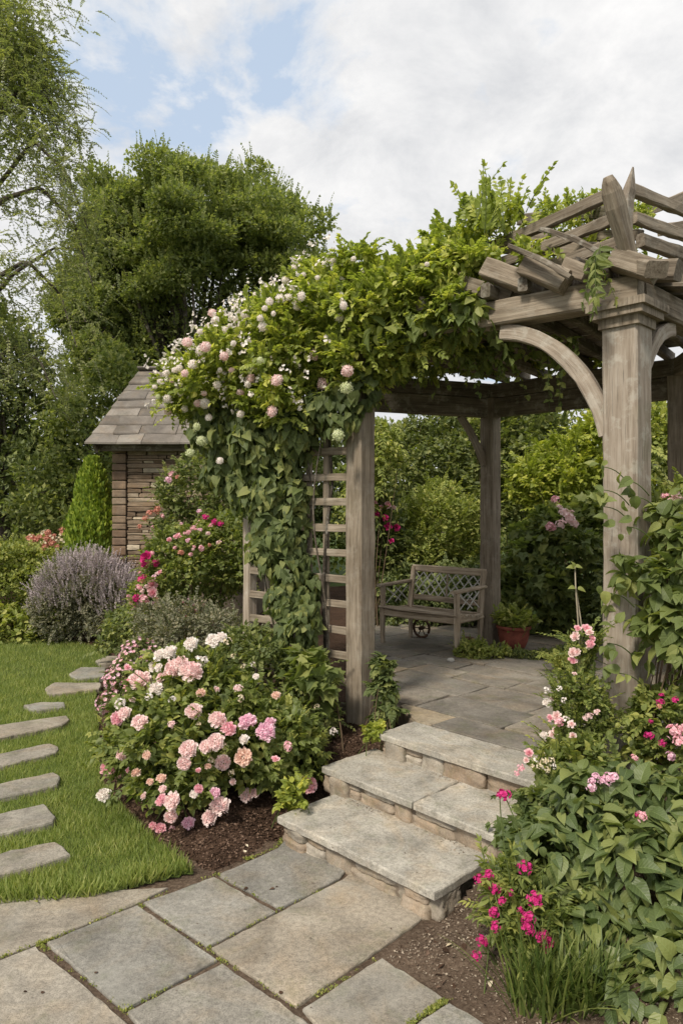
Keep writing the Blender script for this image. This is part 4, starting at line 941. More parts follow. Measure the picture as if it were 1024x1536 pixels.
multi_tube('stem', LF['grey'], e, a[5], .003, .0015, 3)
plant('hosta', 'low spreading leafy clump at the left end of the lawn', 'plant', gp(30, 9.8), [sh(20, 9.8, 945, .5, .35, .25), sh(-50, 9.8, 940, .5, .35, .3), sh(70, 9.7, 960, .2, .2, .15)], 'light', 'ovate', .1, 3200, 52, 40, .13, nsh=60)
plant('boxy_shrub', 'light green bush at the left edge behind the lawn', 'shrub', gp(0, 10.6), [sh(-10, 10.6, 880, .75, .5, .62), sh(60, 10.9, 870, .6, .5, .5), sh(-90, 10.5, 860, .7, .5, .8)], 'light', 'small', .065, 20000, 53, 90, .16, nsh=400, shL=.2)
e, ab, rg = plant('lily_bed', 'bushy perennials with coral and cream flowers left of the cypress', 'plant', gp(70, 11.4), [sh(70, 11.4, 850, .6, .4, .42), sh(20, 11.5, 850, .5, .4, .36), sh(110, 11.2, 860, .35, .3, .36)], 'light', 'small', .06, 12000, 54, 50, .14, nsh=400, shL=.25, sh_up=1.2)
for i in range(46):
    x_ = rg.uniform(42, 122); put_bloom(e, 'coralc' if i % 3 else 'creamc', P(x_, rg.uniform(796, 822)-max(0, x_-85)*.3, 11.1), np.array([0, -.5, 1]), rg.uniform(.035, .07), rg)
# roses against the shed
def rose_bush(label, base, blobs, seed, n, leaf='rose', size=.055, **k):
    return plant('rose_bush', label, 'rose bush', base, blobs, leaf, 'ovate' if size > .045 else 'small', size, n, seed, k.pop('nsub', 60), k.pop('rs', .14), nsh=k.pop('nsh', 420), shL=k.pop('shL', .24), shn=7, sh_up=.8, droop=.35, group='rose bushes', **k)
e, ab, rg = rose_bush('tall rose bush before the shed wall with a lilac pink cluster on top', gp(270, 8.9), [sh(300, 8.9, 740, .45, .4, .42), sh(330, 8.9, 830, .5, .4, .6), sh(270, 8.9, 790, .28, .3, .34)], 61, 9000, 'shrub', shell=.4)
px_blooms(e, 'pinkc', [(258, 712, 13), (252, 720, 12, 'lilacc'), (263, 704, 9, 'creamc'), (225, 770, 12, 'coralc'), (236, 765, 12, 'coralc'), (218, 778, 10, 'coralc'), (229, 792, 8), (209, 790, 8, 'coralc'), (243, 775, 8, 'pinkc'), (266, 716, 8, 'coralc'), (300, 700, 7, 'creamc')], ab, rg)
e, ab, rg = rose_bush('wide rose bush with magenta and pink clusters left of slim trellis post', gp(300, 7.6), [sh(300, 7.6, 860, .52, .45, .5), sh(260, 7.5, 880, .35, .35, .4), sh(340, 7.6, 830, .28, .3, .4), sh(250, 7.4, 925, .4, .3, .3)], 62, 15000, shell=.4)
px_blooms(e, 'pinkc', [(308, 776, 14, 'hotc'), (322, 783, 11, 'hotc'), (331, 786, 11, 'hotc'), (316, 788, 9), (298, 785, 10), (290, 792, 10), (283, 799, 9), (266, 806, 13, 'pinkr'), (278, 800, 8), (271, 829, 10, 'coralc'), (262, 822, 7), (300, 795, 8, 'lilacc'),
     (220, 836, 18, 'hotr'), (217, 846, 15, 'hotc'), (233, 844, 13, 'hotc'), (228, 830, 8), (213, 868, 14, 'hotc'), (208, 881, 11), (227, 877, 14, 'pinkr'), (229, 890, 17, 'pinkr'), (214, 899, 15), (204, 897, 12, 'hotc'), (193, 896, 9), (207, 908, 12), (220, 904, 10), (224, 886, 9, 'blushc'), (197, 905, 8, 'pinkr'), (201, 912, 9),
     (284, 908, 14, 'hotc'), (291, 913, 16), (277, 920, 12, 'hotc'), (300, 909, 10), (284, 898, 8, 'lilacc'), (295, 922, 8, 'blushc'), (270, 916, 8, 'coralc')], ab, rg)
for k_ in range(46):
    x_, y_ = [(225+rg.randn()*12, 872+rg.randn()*22), (300+rg.randn()*22, 800+rg.randn()*16), (292+rg.randn()*9, 914+rg.randn()*7)][k_ % 3]
    px_blooms(e, ['pinkc', 'pinkr', 'blushc', 'coralc', 'lilacc'][k_ % 5], [(x_, y_, rg.uniform(5, 10))], ab, rg)
plant('grey_shrub', 'fine leaved grey green shrub between the pink flowers and the trellis', 'shrub', gp(290, 6.5, .2), [sh(290, 6.5, 950, .42, .35, .28), sh(340, 6.4, 960, .3, .3, .28), sh(235, 6.7, 950, .25, .3, .25)], 'grey', 'small', .035, 13000, 63, 50, .1, nsh=500, shL=.16)
e, ab, rg = plant('low_shrub', 'dark spreading bush below the pink clusters beside the catmint', 'shrub', gp(205, 8.2), [sh(205, 8.2, 950, .45, .35, .3), sh(240, 8.2, 930, .4, .35, .35)], 'shrub', 'ovate', .06, 5200, 64, 40, .12, nsh=160)
e, ab, rg = plant('small_pink_rose', 'bush smothered in tiny mauve pink flowers where the lawn narrows', 'rose bush', gp(195, 5.9), [sh(190, 5.9, 1030, .17, .2, .22), sh(205, 6.0, 990, .15, .18, .16), sh(170, 5.8, 1055, .1, .12, .12)], 'shrub', 'small', .03, 5000, 65, 30, .06, nsh=150, shL=.1)
p, nr, _ = blob_pts(ab, 1300, rg, .97, .92); m = nr[:, 1] < .5; p, nr = p[m][:430], nr[m][:430]
Dp, Np = leaf_frame(nr, rg, 1, .5, .3); q5 = []
for k in range(5):
    w_ = 2*math.pi*k/5; aa = unit(np.cross(Dp, [0.2, .1, 1])); bb = np.cross(Dp, aa); q5.append(('petal', p+nr*.015, aa*math.cos(w_)+bb*math.sin(w_)+Dp*.4, Dp, .019*np.ones(len(p)), rg.rand(len(p))))
h = len(p)//2
leaf_obj('blossom', PT['lilac'], e, [(t, a_1[:h], b_1[:h], c_1[:h], s_1[:h], t_1[:h]) for t, a_1, b_1, c_1, s_1, t_1 in q5])['kind'] = 'stuff'
leaf_obj('blossom', PT['pink'], e, [(t, a_1[h:], b_1[h:], c_1[h:], s_1[h:], t_1[h:]) for t, a_1, b_1, c_1, s_1, t_1 in q5])['kind'] = 'stuff'
# ------------------------------------------------------------------ near rose bed
e, ab, rg = plant('peony_rose', 'big leafy bush of large blush pink double blooms beside the lawn', 'rose bush', gp(290, 4.5, .15), [sh(250, 4.45, 1110, .36, .36, .36), sh(320, 4.4, 1110, .34, .3, .34), sh(390, 4.35, 1125, .3, .28, .28), sh(300, 4.75, 1030, .34, .3, .24), sh(210, 4.5, 1150, .2, .22, .22), sh(440, 4.45, 1140, .2, .2, .2), sh(235, 4.9, 1040, .22, .25, .22), sh(260, 4.05, 1195, .22, .15, .14)],
     'rose', 'ovate', .058, 15000, 71, 90, .1, nsh=560, shL=.17, shn=7, stems=40, r0=.006, stem_mat=STEM)
PB = [(272, 994, 21), (260, 1003, 28, 'blush'), (286, 1008, 34), (259, 975, 14, 'white'), (241, 983, 20, 'white'), (254, 980, 22, 'white'), (233, 1000, 20, 'white'), (210, 1022, 34), (196, 1027, 22, 'pink'), (234, 1034, 22, 'white'), (243, 1017, 18), (286, 966, 20, 'white'), (320, 961, 20, 'white'), (332, 956, 16, 'white'), (341, 962, 14, 'creamc'), (298, 993, 20, 'whitec'), (308, 992, 16, 'whitec'),
      (290, 1067, 23), (326, 1080, 27), (343, 1094, 24, 'pink'), (371, 1083, 26, 'lilac'), (398, 1098, 30, 'lilac'), (405, 1085, 18, 'lilac'), (323, 1113, 26), (308, 1120, 18), (282, 1124, 26), (276, 1145, 20), (334, 1144, 22), (365, 1136, 24, 'peach'), (210, 1084, 23), (177, 1078, 20, 'pink'), (186, 1070, 18), (180, 1056, 18, 'whitec'), (176, 1092, 14, 'white'), (183, 1132, 17), (163, 1152, 23, 'pink'), (155, 1193, 19, 'white'),
      (204, 1160, 15, 'peach'), (220, 1133, 12, 'peach'), (242, 1168, 14, 'peach'), (298, 1183, 13, 'pink'), (322, 1190, 15, 'lilac'), (258, 1202, 24), (243, 1198, 13, 'pink'), (244, 1184, 12), (256, 1225, 19), (239, 1203, 11, 'pink'), (241, 1243, 16, 'pink'), (229, 1239, 11, 'pink'), (260, 1252, 21, 'pink'), (282, 1235, 17, 'lilac'), (329, 1209, 26), (314, 1227, 23), (368, 1235, 27), (369, 1193, 19), (382, 1190, 15), (431, 1120, 15, 'pinkc'), (360, 1048, 12, 'creamc'), (462, 1177, 24, 'pink'), (312, 1150, 10, 'peach'), (347, 1160, 12, 'creamc'), (222, 1046, 14, 'whitec'), (258, 1050, 14, 'whitec')]+[(x_, y_, d_, k_) for x_, y_, d_, k_ in zip(R(3).uniform(185, 440, 26), R(4).uniform(1000, 1200, 26), R(5).uniform(8, 15, 26), ['blushr', 'white', 'blushc', 'creamc', 'pinkr', 'peach']*5)]
px_blooms(e, 'blush', PB, ab, rg, .14)
tg = []
for c in e.children:
    if c.name.startswith('bloom'): tg.append(np.array(c.location)+np.array(world_base(e)))
tg = np.array(tg); stems_to(e, (float(gp(300, 4.5)[0]), 4.5, .2), tg, .004, .003, STEM, rg, 'flower_stalk', .15, 4)
e, ab, rg = plant('cream_rose', 'dense small leaved bush with scattered cream flowers at the foot of the trellis', 'rose bush', gp(430, 5.0, .15), [sh(400, 5.1, 1030, .3, .3, .34), sh(440, 5.0, 1050, .26, .26, .32), sh(475, 4.95, 1090, .13, .16, .26), sh(370, 5.3, 990, .24, .25, .22), sh(440, 5.0, 1110, .3, .2, .25)], 'shrub', 'ovate', .04, 15000, 72, 90, .09, nsh=500, shL=.13, stems=24, r0=.006)
px_blooms(e, 'creamc', [(453, 1083, 15), (501, 1098, 15, 'whitec'), (498, 1136, 17, 'blushc'), (434, 1098, 10), (372, 1023, 14), (386, 1020, 12, 'whitec'), (366, 1002, 12), (378, 997, 10, 'whitec'), (339, 1027, 12, 'whitec'), (420, 1062, 10), (475, 1060, 9), (350, 985, 10), (396, 1050, 9)], ab, rg)
plant('bright_vine', 'bright lobed leaf vine creeping left of the left post foot', 'vine', gp(480, 4.85, .1), [sh(468, 4.85, 1010, .14, .12, .11), sh(490, 4.8, 1035, .06, .08, .14)], 'climber', 'lobed', .1, 330, 73, 12, .08, out=.7, up=-.3, rnd=.4, stems=8)
e, ab, rg = plant('post_ivy', 'upright dark green ivy hugging the right side of the left post', 'ivy', gp(566, 4.85, .36), [sh(576, 4.9, 1030, .05, .06, .16), sh(578, 4.85, 1070, .06, .06, .1), sh(573, 4.95, 1000, .035, .05, .1)], 'vine', 'heart', .06, 620, 74, 24, .03, out=.8, up=-.4, rnd=.4, nsh=40, shL=.08, stems=8, r0=.004)
plant('lime_plant', 'little yellow green plant at the foot of the left post beside the top step', 'plant', G(548, 1125, .3), [sh(560, 4.5, 1100, .05, .05, .04)], 'lime', 'lobed', .05, 70, 75, 6, .03, nsh=8, shL=.07, stems=5, r0=.003, stem_mat=STEM)
b0 = gp(440, 3.95, .1); plant('lime_plant', 'small yellow green seedling on the mulch beside the lowest step', 'plant', b0, [[b0[0], b0[1], .2, .07, .06, .1]], 'lime', 'ovate', .045, 130, 76, 6, .04, nsh=16, shL=.1, stems=5, r0=.003, stem_mat=STEM)
# ------------------------------------------------------------------ climbers on pergola and trellis
cb = [B(690, 415, 4.85, .2, .35, .12), B(645, 425, 5.0, .32, .45, .18), B(585, 455, 5.15, .38, .6, .26), B(510, 485, 5.35, .42, .6, .34), B(440, 525, 5.5, .42, .55, .38), B(375, 555, 5.65, .4, .5, .36), B(315, 580, 5.8, .34, .42, .32), B(270, 590, 5.9, .16, .3, .2), B(600, 500, 4.95, .3, .3, .25), B(530, 540, 5.1, .3, .3, .3), B(430, 600, 5.4, .33, .3, .3), B(670, 480, 4.75, .22, .2, .17), B(490, 440, 5.6, .3, .4, .14),
      [.9, 5.7, 3.6, .75, .6, .07], [1.7, 5.6, 3.62, .7, .65, .06], [1.2, 6.6, 3.55, .8, .5, .06], [1.0, 7.1, 3.5, .8, .25, .06], [1.3, 7.0, 3.26, .7, .12, .05], [2.2, 6.7, 3.26, .5, .12, .05], B(700, 358, 5.1, .2, .3, .07)]
e, ab, rg = plant('climbing_rose', 'huge bright green climber with white and blush globe blooms over the pergola', 'climbing rose', gp(470, 5.5, .1), cb, 'canopy', 'ovate', .052, 42000, 81, 220, .11, nsh=3200, shL=.15, shn=8, sh_up=.8, droop=.25, stems=0, out=.6, up=.0, rnd=.6, shs=1.05)
rg2 = R(82); mb = MB(82)
for k in (0, 2, 4):
    a = np.array([-.45+.09*k+rg2.randn()*.05, 5.55-.06*k, .05]); mid = a+np.array([.05, -.03, 1.4])+rg2.randn(3)*.08; b = np.array(cb[3+k % 4][:3]); t = np.linspace(0, 1, 12)[:, None]; mb.tube((1-t)**2*a+2*t*(1-t)*mid+t*t*b+rg2.randn(12, 3)*.012, np.linspace(.018, .008, 12), 7); mb.build('stem', BARK, e, True); mb = MB(82+k)
rose_e, rose_ab = e, ab
def floret_mass(e, blobs, n, size, mat, rg, flt, off=.08, nf=5):
    p, nr, _ = blob_pts(blobs, n, rg, .97, .9); m = flt(p, nr); p, nr = p[m], nr[m]; p = p+nr*off
    K = nf; p = np.repeat(p, K, 0)+rg.randn(len(p)*K, 3)*size*1.0; nr = unit(np.repeat(nr, K, 0)+rg.randn(len(p), 3)*.5); aa = unit(np.cross(nr, [.2, .1, 1])); bb = np.cross(nr, aa); out_ = []
    for k in range(5):
        w_ = 2*math.pi*k/5; out_.append(('petal', p, aa*math.cos(w_)+bb*math.sin(w_)+nr*.45, nr, size*rg.uniform(.7, 1.2, len(p)), rg.rand(len(p))))
    o = leaf_obj('blossom', mat, e, out_); o['kind'] = 'stuff'; return o
def upl(p, nr):
    x = 512+p[:, 0]/p[:, 1]*F; y = 761-(p[:, 2]-CZ)/p[:, 1]*F
    return (x < 560) & (y < 640-.0*x) & (rg.rand(len(p)) < np.clip((560-x)/200, .1, 1)) & (nr[:, 2] > -.3)
floret_mass(e, ab, 4200, .016, PT['white'], rg, upl, .14)
# fresh shoots standing above the roof
rg = R(90); M = 46; e = empty('climber_shoots', P(745, 355, 4.95), 'upright fresh green shoots sprouting from the top of the slatted roof', 'vine')
o = np.array([P(*v, 4.85) for v in zip(rg.uniform(690, 785, M), rg.uniform(325, 370, M))])+rg.randn(M, 3)*np.array([.02, .12, .02])
A = unit(np.column_stack([rg.randn(M)*.35+.15, rg.randn(M)*.3, np.ones(M)])); Ln = rg.uniform(.16, .46, M); a = shoots(o, A, Ln, 9, .062, rg, .12, shp if False else .5) if False else shoots(o, A, Ln, 9, .062, rg, .12)
leaf_obj('foliage', LF['canopy'], e, [('ovate', *a[:5])]); multi_tube('stem', STEM, e, a[5], .004, .002, 4)
# broad leaves hanging over the front beam
plant('overhanging_vine', 'broad green leaves hanging over the front beam left of the curved brace', 'vine', P(660, 500, 4.7), [B(640, 515, 4.75, .3, .15, .14), B(700, 520, 4.55, .2, .13, .12), B(590, 500, 4.85, .2, .15, .2), B(690, 470, 4.55, .15, .12, .1)], 'climber', 'ovate', .12, 900, 91, 26, .09, out=.5, up=-.8, rnd=.45, nsh=45, shL=.22, droop=1.0, stems=0)
plant('hanging_vine', 'dark trailing leaves hanging under the pergola roof right of the left post', 'vine', P(640, 570, 5.4), [B(620, 555, 5.3, .2, .2, .08), B(720, 535, 5.1, .25, .2, .07), B(800, 520, 5.0, .25, .15, .07), B(850, 512, 4.7, .1, .08, .03), B(560, 575, 5.2, .14, .15, .12), B(575, 620, 5.3, .04, .05, .1)], 'climber', 'ovate', .075, 380, 92, 26, .06, out=.5, up=-.7, nsh=60, shL=.2, droop=1.0, stems=0)
rg = R(93); e = empty('drooping_leaves', P(895, 405, 3.85), 'single drooping tuft of green leaves on the beam beside the curved rafter tail', 'vine'); M = 7
o = P(892, 378, 3.83)+rg.randn(M, 3)*.025; a = shoots(o, unit(np.column_stack([rg.randn(M)*.25, -np.ones(M)*.25, -np.ones(M)])), .2, 6, .085, rg, .4); leaf_obj('foliage', LF['climber'], e, [('lance', *a[:5])]); multi_tube('stem', STEM, e, a[5], .003, .0015, 4)
plant('roof_climber', 'patchy greenery growing through the slats behind the curved rafter tail', 'vine', P(850, 330, 4.9), [B(860, 320, 5.0, .3, .3, .05), B(930, 330, 5.1, .25, .3, .05), B(1000, 385, 5.2, .3, .3, .05), B(800, 360, 4.6, .12, .15, .05)], 'canopy', 'small', .045, 3000, 94, 30, .06, nsh=60, shL=.12, stems=0)
plant('roof_sprigs', 'small leafy patches caught between the rafter tails above the front beam', 'vine', P(760, 400, 4.6), [B(735, 388, 4.6, .09, .1, .05), B(790, 378, 4.55, .07, .1, .04), B(830, 385, 4.35, .05, .06, .03), B(770, 412, 4.4, .05, .05, .03)], 'canopy', 'ovate', .05, 420, 98, 16, .04, nsh=40, shL=.13, stems=0)
# heart leaved curtain on the trellis
vb = [B(318, 635, 5.75, .16, .2, .26), B(335, 690, 5.7, .13, .16, .26), B(362, 725, 5.65, .13, .14, .22), B(350, 650, 5.65, .22, .2, .3), B(400, 660, 5.5, .3, .2, .35), B(445, 645, 5.35, .17, .18, .25), B(420, 740, 5.45, .22, .16, .3), B(410, 810, 5.4, .17, .14, .3), B(438, 790, 5.35, .12, .12, .3), B(436, 880, 5.3, .13, .12, .3), B(440, 960, 5.2, .13, .12, .25), B(375, 710, 5.6, .12, .14, .3), B(500, 610, 5.15, .18, .16, .16), B(540, 580, 5.0, .14, .14, .16), B(520, 625, 5.02, .1, .08, .08), B(462, 940, 5.15, .07, .08, .2)]
rg = R(95); e = empty('trellis_vine', gp(440, 5.35, .15), 'dark curtain of heart shaped leaves trailing down the trellis', 'vine'); sub = clump(np.array(vb), 90, .08, rg, 1.2); ab = np.concatenate([np.array(vb), sub])
p, nr, _ = blob_pts(ab, 10500, rg, .6, .8); m = p[:, 2] > .3; p, nr = p[m], nr[m]; n = len(p)
D = unit(nr*.35+np.array([0, 0, -.95])+rg.randn(n, 3)*.42); Nn = unit(nr+np.array([0, -.2, .35])+rg.randn(n, 3)*.42)
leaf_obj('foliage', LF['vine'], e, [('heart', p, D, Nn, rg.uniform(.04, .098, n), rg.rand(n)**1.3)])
mb = MB(96)
for k in (0, 2, 5):
    t = np.linspace(0, 1, 16)[:, None]; a = np.array([-.5+.07*k, 5.45-.05*k, .1]); b = a+np.array([rg.randn()*.15, 0, 2.6]); mb.tube(a*(1-t)+b*t+np.column_stack([np.sin(t[:, 0]*9+k)*.05, np.cos(t[:, 0]*7+k)*.03, 0*t[:, 0]]), np.linspace(.011, .005, 16), 6); mb.build('stem', BARK, e, True); mb = MB(96+k)
VBl = [(472, 532, 18, 'pomp'), (521, 556, 20, 'pomp'), (484, 575, 19, 'pomp'), (415, 570, 19, 'pomp'), (408, 617, 18, 'pomp'), (519, 582, 20, 'pomg'), (478, 637, 16, 'pomp'), (507, 653, 19, 'pomg'), (376, 567, 14, 'pomp'), (372, 576, 12), (360, 590, 13, 'pomp'), (361, 621, 12), (326, 577, 14), (307, 605, 17), (296, 605, 12, 'pomp'), (313, 626, 11), (277, 613, 11), (251, 598, 14), (252, 617, 12, 'pomp'), (285, 679, 14, 'pomg'), (330, 691, 11), (302, 661, 17, 'pomg'), (295, 640, 12, 'pomg'),
       (318, 469, 13, 'pomp'), (323, 479, 12), (337, 495, 12), (281, 513, 16, 'pomp'), (289, 546, 16), (300, 525, 15), (308, 520, 17, 'pomp'), (291, 533, 13), (277, 560, 12, 'pomp'), (336, 534, 14, 'pomp'), (363, 487, 16), (360, 498, 18), (368, 471, 14), (390, 477, 10), (394, 490, 14), (390, 540, 10, 'pomg'), (509, 476, 13), (515, 458, 13), (452, 444, 14), (428, 420, 12), (420, 448, 15), (404, 452, 12), (433, 446, 10), (440, 402, 12), (383, 441, 8), (350, 515, 9),
       (262, 555, 10), (249, 560, 11), (240, 572, 9), (232, 580, 8), (257, 570, 9, 'pomp'), (269, 552, 11), (300, 497, 10), (347, 555, 9, 'pomp'), (472, 402, 9), (545, 405, 9), (500, 390, 11), (487, 396, 10), (460, 428, 10), (445, 460, 12), (410, 470, 8), (330, 555, 8), (237, 595, 8, 'pomg'), (271, 590, 9), (640, 396, 8), (306, 590, 9, 'pomp'), (455, 412, 9), (476, 416, 8), (530, 388, 8), (380, 460, 11), (397, 462, 9), (352, 478, 9), (345, 488, 8)]
px_blooms(rose_e, 'pomw', VBl, np.concatenate([rose_ab, ab]), rg, .15, up=.15)
plant('light_vine', 'pale yellow green sprig hanging from the middle of the climbing rose', 'vine', P(408, 600, 4.9), [B(405, 590, 4.95, .05, .05, .1), B(412, 630, 4.95, .05, .05, .08)], 'lime', 'ovate', .055, 130, 97, 8, .04, up=-.4, nsh=16, shL=.12, droop=.9, stems=0)
# ------------------------------------------------------------------ right foreground
plant('column_climber', 'broad leaved climber covering the right side of the lichened column', 'vine', gp(980, 3.85, .3), [B(1000, 790, 3.8, .1, .1, .1), B(1015, 860, 3.7, .17, .12, .14), B(962, 865, 3.68, .07, .05, .06), B(1010, 950, 3.65, .17, .12, .14), B(965, 985, 3.66, .05, .05, .05), B(1060, 900, 3.7, .25, .2, .45), B(1050, 780, 3.8, .2, .2, .25)], 'climber', 'broad', .09, 1350, 101, 40, .07, out=.7, up=-.35, rnd=.5, nsh=40, shL=.2, shn=5, droop=.6, stems=16, r0=.006)
rg = R(102)
e = bpy.data.objects['column_climber']
o = np.array([P(902, 700, 3.7), P(935, 720, 3.66), P(905, 760, 3.68), P(940, 790, 3.64), P(912, 890, 3.62), P(930, 930, 3.62), P(910, 965, 3.64), P(925, 1010, 3.64), P(950, 745, 3.66), P(905, 735, 3.7)]); n = len(o)
src = o+np.array([.16, .06, -.08]); t_ = np.linspace(0, 1, 7)[None, :, None]; multi_tube('stem', STEM, e, (1-t_)*src[:, None]+t_*o[:, None]+np.array([0, -.01, .02])*np.sin(t_*3.14), .004, .002, 4)
p = np.repeat(o, 4, 0)+rg.randn(4*n, 3)*.025; leaf_obj('foliage', LF['climber'], e, [('broad', p, unit(rg.randn(4*n, 3)*.6+np.array([-.2, -.3, -.4])), unit(rg.randn(4*n, 3)*.4+np.array([-.2, -.6, .7])), rg.uniform(.04, .08, 4*n), rg.rand(4*n))])
e, ab, rg = plant('pink_shrub', 'small leaved shrub with pink clusters at the right edge above the column climber', 'shrub', gp(1005, 4.3, .3), [B(1010, 760, 4.3, .2, .15, .12), B(1030, 800, 4.3, .2, .15, .3)], 'light', 'ovate', .05, 1300, 103, 20, .08, nsh=60)
px_blooms(e, 'blushc', [(1011, 740, 14), (1018, 748, 12), (997, 744, 12, 'pinkc'), (1006, 750, 10)], ab, rg)
# airy sprigs of pink and white roses left of the column
e, ab, rg = plant('sprig_rose', 'airy rose sprigs with pink and white flowers in front of the lichened column', 'rose bush', gp(870, 3.75, .25), [B(866, 1050, 3.72, .08, .09, .15), B(858, 1110, 3.68, .09, .1, .11), B(878, 980, 3.78, .04, .05, .14), B(885, 1085, 3.7, .07, .06, .1)], 'rose', 'small', .032, 3600, 104, 36, .06, nsh=240, shL=.16, shn=9, sh_up=1.0, stems=26, r0=.004, stem_mat=STEM, shell=.2)
px_blooms(e, 'blushr', [(866, 943, 11, 'pinkr'), (864, 955, 14), (879, 943, 13, 'pinkr'), (884, 950, 12), (887, 958, 11, 'pinkr'), (885, 966, 12, 'pink'), (859, 980, 16), (866, 978, 11), (858, 992, 13, 'pinkr'), (861, 1012, 9), (818, 1036, 12, 'whitec'), (838, 1033, 10, 'whitec'), (820, 1054, 13, 'white'), (828, 1050, 9), (846, 1051, 10, 'whitec'), (834, 1074, 13), (824, 1078, 12, 'pinkr'), (838, 1083, 17, 'pinkc'), (848, 1080, 13, 'whitec'), (857, 1087, 12), (833, 1096, 11), (829, 1103, 14), (815, 1103, 11, 'white'), (831, 1115, 10), (884, 1075, 12, 'blushc'), (895, 1069, 10, 'blushc'), (877, 1078, 9, 'blushc'), (859, 1104, 11), (882, 972, 8, 'creamc')], ab, rg)
e, ab, rg = plant('pale_flower_plant', 'plant with pink and cream blossom leaning over the end of the top step', 'plant', gp(810, 3.45, .2), [B(850, 1160, 3.45, .1, .12, .09), B(875, 1150, 3.5, .13, .12, .11), B(805, 1155, 3.4, .035, .04, .03)], 'rose', 'ovate', .045, 1500, 105, 26, .06, nsh=120, shL=.13, shn=7, stems=14, r0=.004, stem_mat=STEM)
px_blooms(e, 'creamc', [(793, 1131, 15, 'pinkr'), (789, 1141, 10, 'blushr'), (781, 1152, 12, 'pinkc'), (775, 1160, 9, 'pinkc'), (802, 1140, 11, 'whitec'), (815, 1143, 13), (826, 1142, 13), (810, 1150, 11), (820, 1155, 10), (830, 1150, 9, 'whitec'), (797, 1150, 9), (814, 1132, 8)], ab, rg)
e, ab, rg = plant('phlox', 'leafy plant with lilac and magenta heads at the right edge beside the column foot', 'plant', gp(985, 3.7, .3), [B(1000, 1080, 3.7, .13, .15, .11), B(1025, 1110, 3.6, .13, .12, .13), B(970, 1120, 3.65, .07, .07, .06)], 'rose', 'ovate', .05, 2600, 106, 30, .07, nsh=120, shL=.14, stems=16, r0=.004, stem_mat=STEM)
px_blooms(e, 'lilacc', [(1010, 1098, 22, 'pinkc'), (1018, 1112, 18, 'pinkc'), (1005, 1135, 16), (993, 1115, 12, 'hotc'), (973, 1103, 14, 'hotc'), (951, 1137, 12, 'pinkc'), (990, 1053, 12, 'hotc'), (1012, 1050, 12, 'hotc'), (992, 1043, 9, 'hotc'), (988, 1060, 8, 'coralc'), (1020, 1092, 14, 'pinkc'), (976, 1082, 7, 'hotc')], ab, rg)
# dried seed pods on stalks
e = empty('seed_pod_stalks', gp(866, 3.8, .3), 'two thin upright stalks carrying small grey green leaves left of the column', 'plant'); m_dry = m_plain('dry_stalk', (.3, .26, .19), .8)
for pth in ([P(872, 1060, 3.8), P(868, 950, 3.78), P(863, 880, 3.78), P(862, 850, 3.78)], [P(876, 1060, 3.82), P(872, 940, 3.8), P(864, 885, 3.8)]):
    mb = MB(107); mb.tube(pth, np.linspace(.006, .003, len(pth)), 6); mb.build('stalk', m_dry, e, True)
for q_, d_, s_ in ((P(862, 852, 3.78), (-.9, -.2, .3), .045), (P(862, 850, 3.78), (.9, -.3, .1), .04), (P(861, 852, 3.78), (-.2, -.4, .8), .04), (P(866, 883, 3.78), (.9, -.3, -.1), .045), (P(862, 882, 3.78), (-.8, -.4, .2), .04)):
    leaf_obj('leaf', LF['climber'], e, [('broad', np.array([q_]), np.array([d_], float), np.array([[0, -.6, .8]]), np.array([s_]), np.array([.8]))])
# broad leaved mass
bb = [B(900, 1230, 3.15, .2, .2, .16), B(990, 1240, 3.1, .25, .22, .2), B(850, 1290, 3.0, .16, .16, .18), B(930, 1330, 2.95, .27, .22, .28), B(1010, 1380, 2.85, .24, .22, .3), B(880, 1390, 2.85, .16, .16, .22), B(1000, 1470, 2.7, .16, .18, .25), B(970, 1185, 3.3, .16, .13, .06), B(1090, 1330, 2.9, .3, .3, .4), B(825, 1255, 3.15, .1, .1, .09), B(985, 1530, 2.5, .13, .14, .2), B(925, 1540, 2.46, .1, .07, .1), B(1060, 1500, 2.45, .2, .2, .25), B(820, 1320, 2.95, .12, .12, .16), B(930, 1450, 2.7, .1, .1, .18)]
rg = R(111); e = empty('broad_leaved_shrub', gp(940, 2.95, .1), 'lush mass of overlapping broad matt green leaves in the right foreground', 'shrub'); sub = clump(np.array(bb), 90, .09, rg, 1.0); ab = np.concatenate([np.array(bb), sub])
p, nr, _ = blob_pts(ab, 10500, rg, .7, .8); m = p[:, 2] > .05; p, nr = p[m], nr[m]; n = len(p)
D = unit(nr*.75+np.array([0, -.1, -.55])+rg.randn(n, 3)*.38); Nn = unit(nr*.8+np.array([0, 0, .8])+rg.randn(n, 3)*.28)
leaf_obj('foliage', LF['broad'], e, [('broad', p, D, Nn, rg.uniform(.035, .1, n), rg.rand(n))])
tg, _, _ = blob_pts(ab, 60, rg, .7, 0); stems_to(e, (gp(940, 2.95)[0], 2.95, .05), tg, .006, .003, STEM, rg, 'stem', .15, 5)
px_blooms(e, 'lilacc', [(888, 1172, 12), (893, 1165, 13), (912, 1168, 19), (920, 1166, 15), (886, 1181, 15), (902, 1172, 13), (962, 1225, 16, 'pinkc'), (955, 1222, 8, 'hotc')], ab, rg, .07)
plant('fine_leaved_plant', 'finely cut green foliage spilling over the right ends of the steps', 'plant', gp(790, 3.3, .15), [B(815, 1230, 3.3, .07, .1, .1), B(780, 1275, 3.12, .06, .07, .07), B(865, 1190, 3.4, .14, .12, .08), B(805, 1305, 3.05, .1, .1, .11)], 'broad', 'lobed', .055, 1700, 112, 34, .06, nsh=80, shL=.16, shn=6, droop=.5, stems=20, r0=.004, stem_mat=STEM)
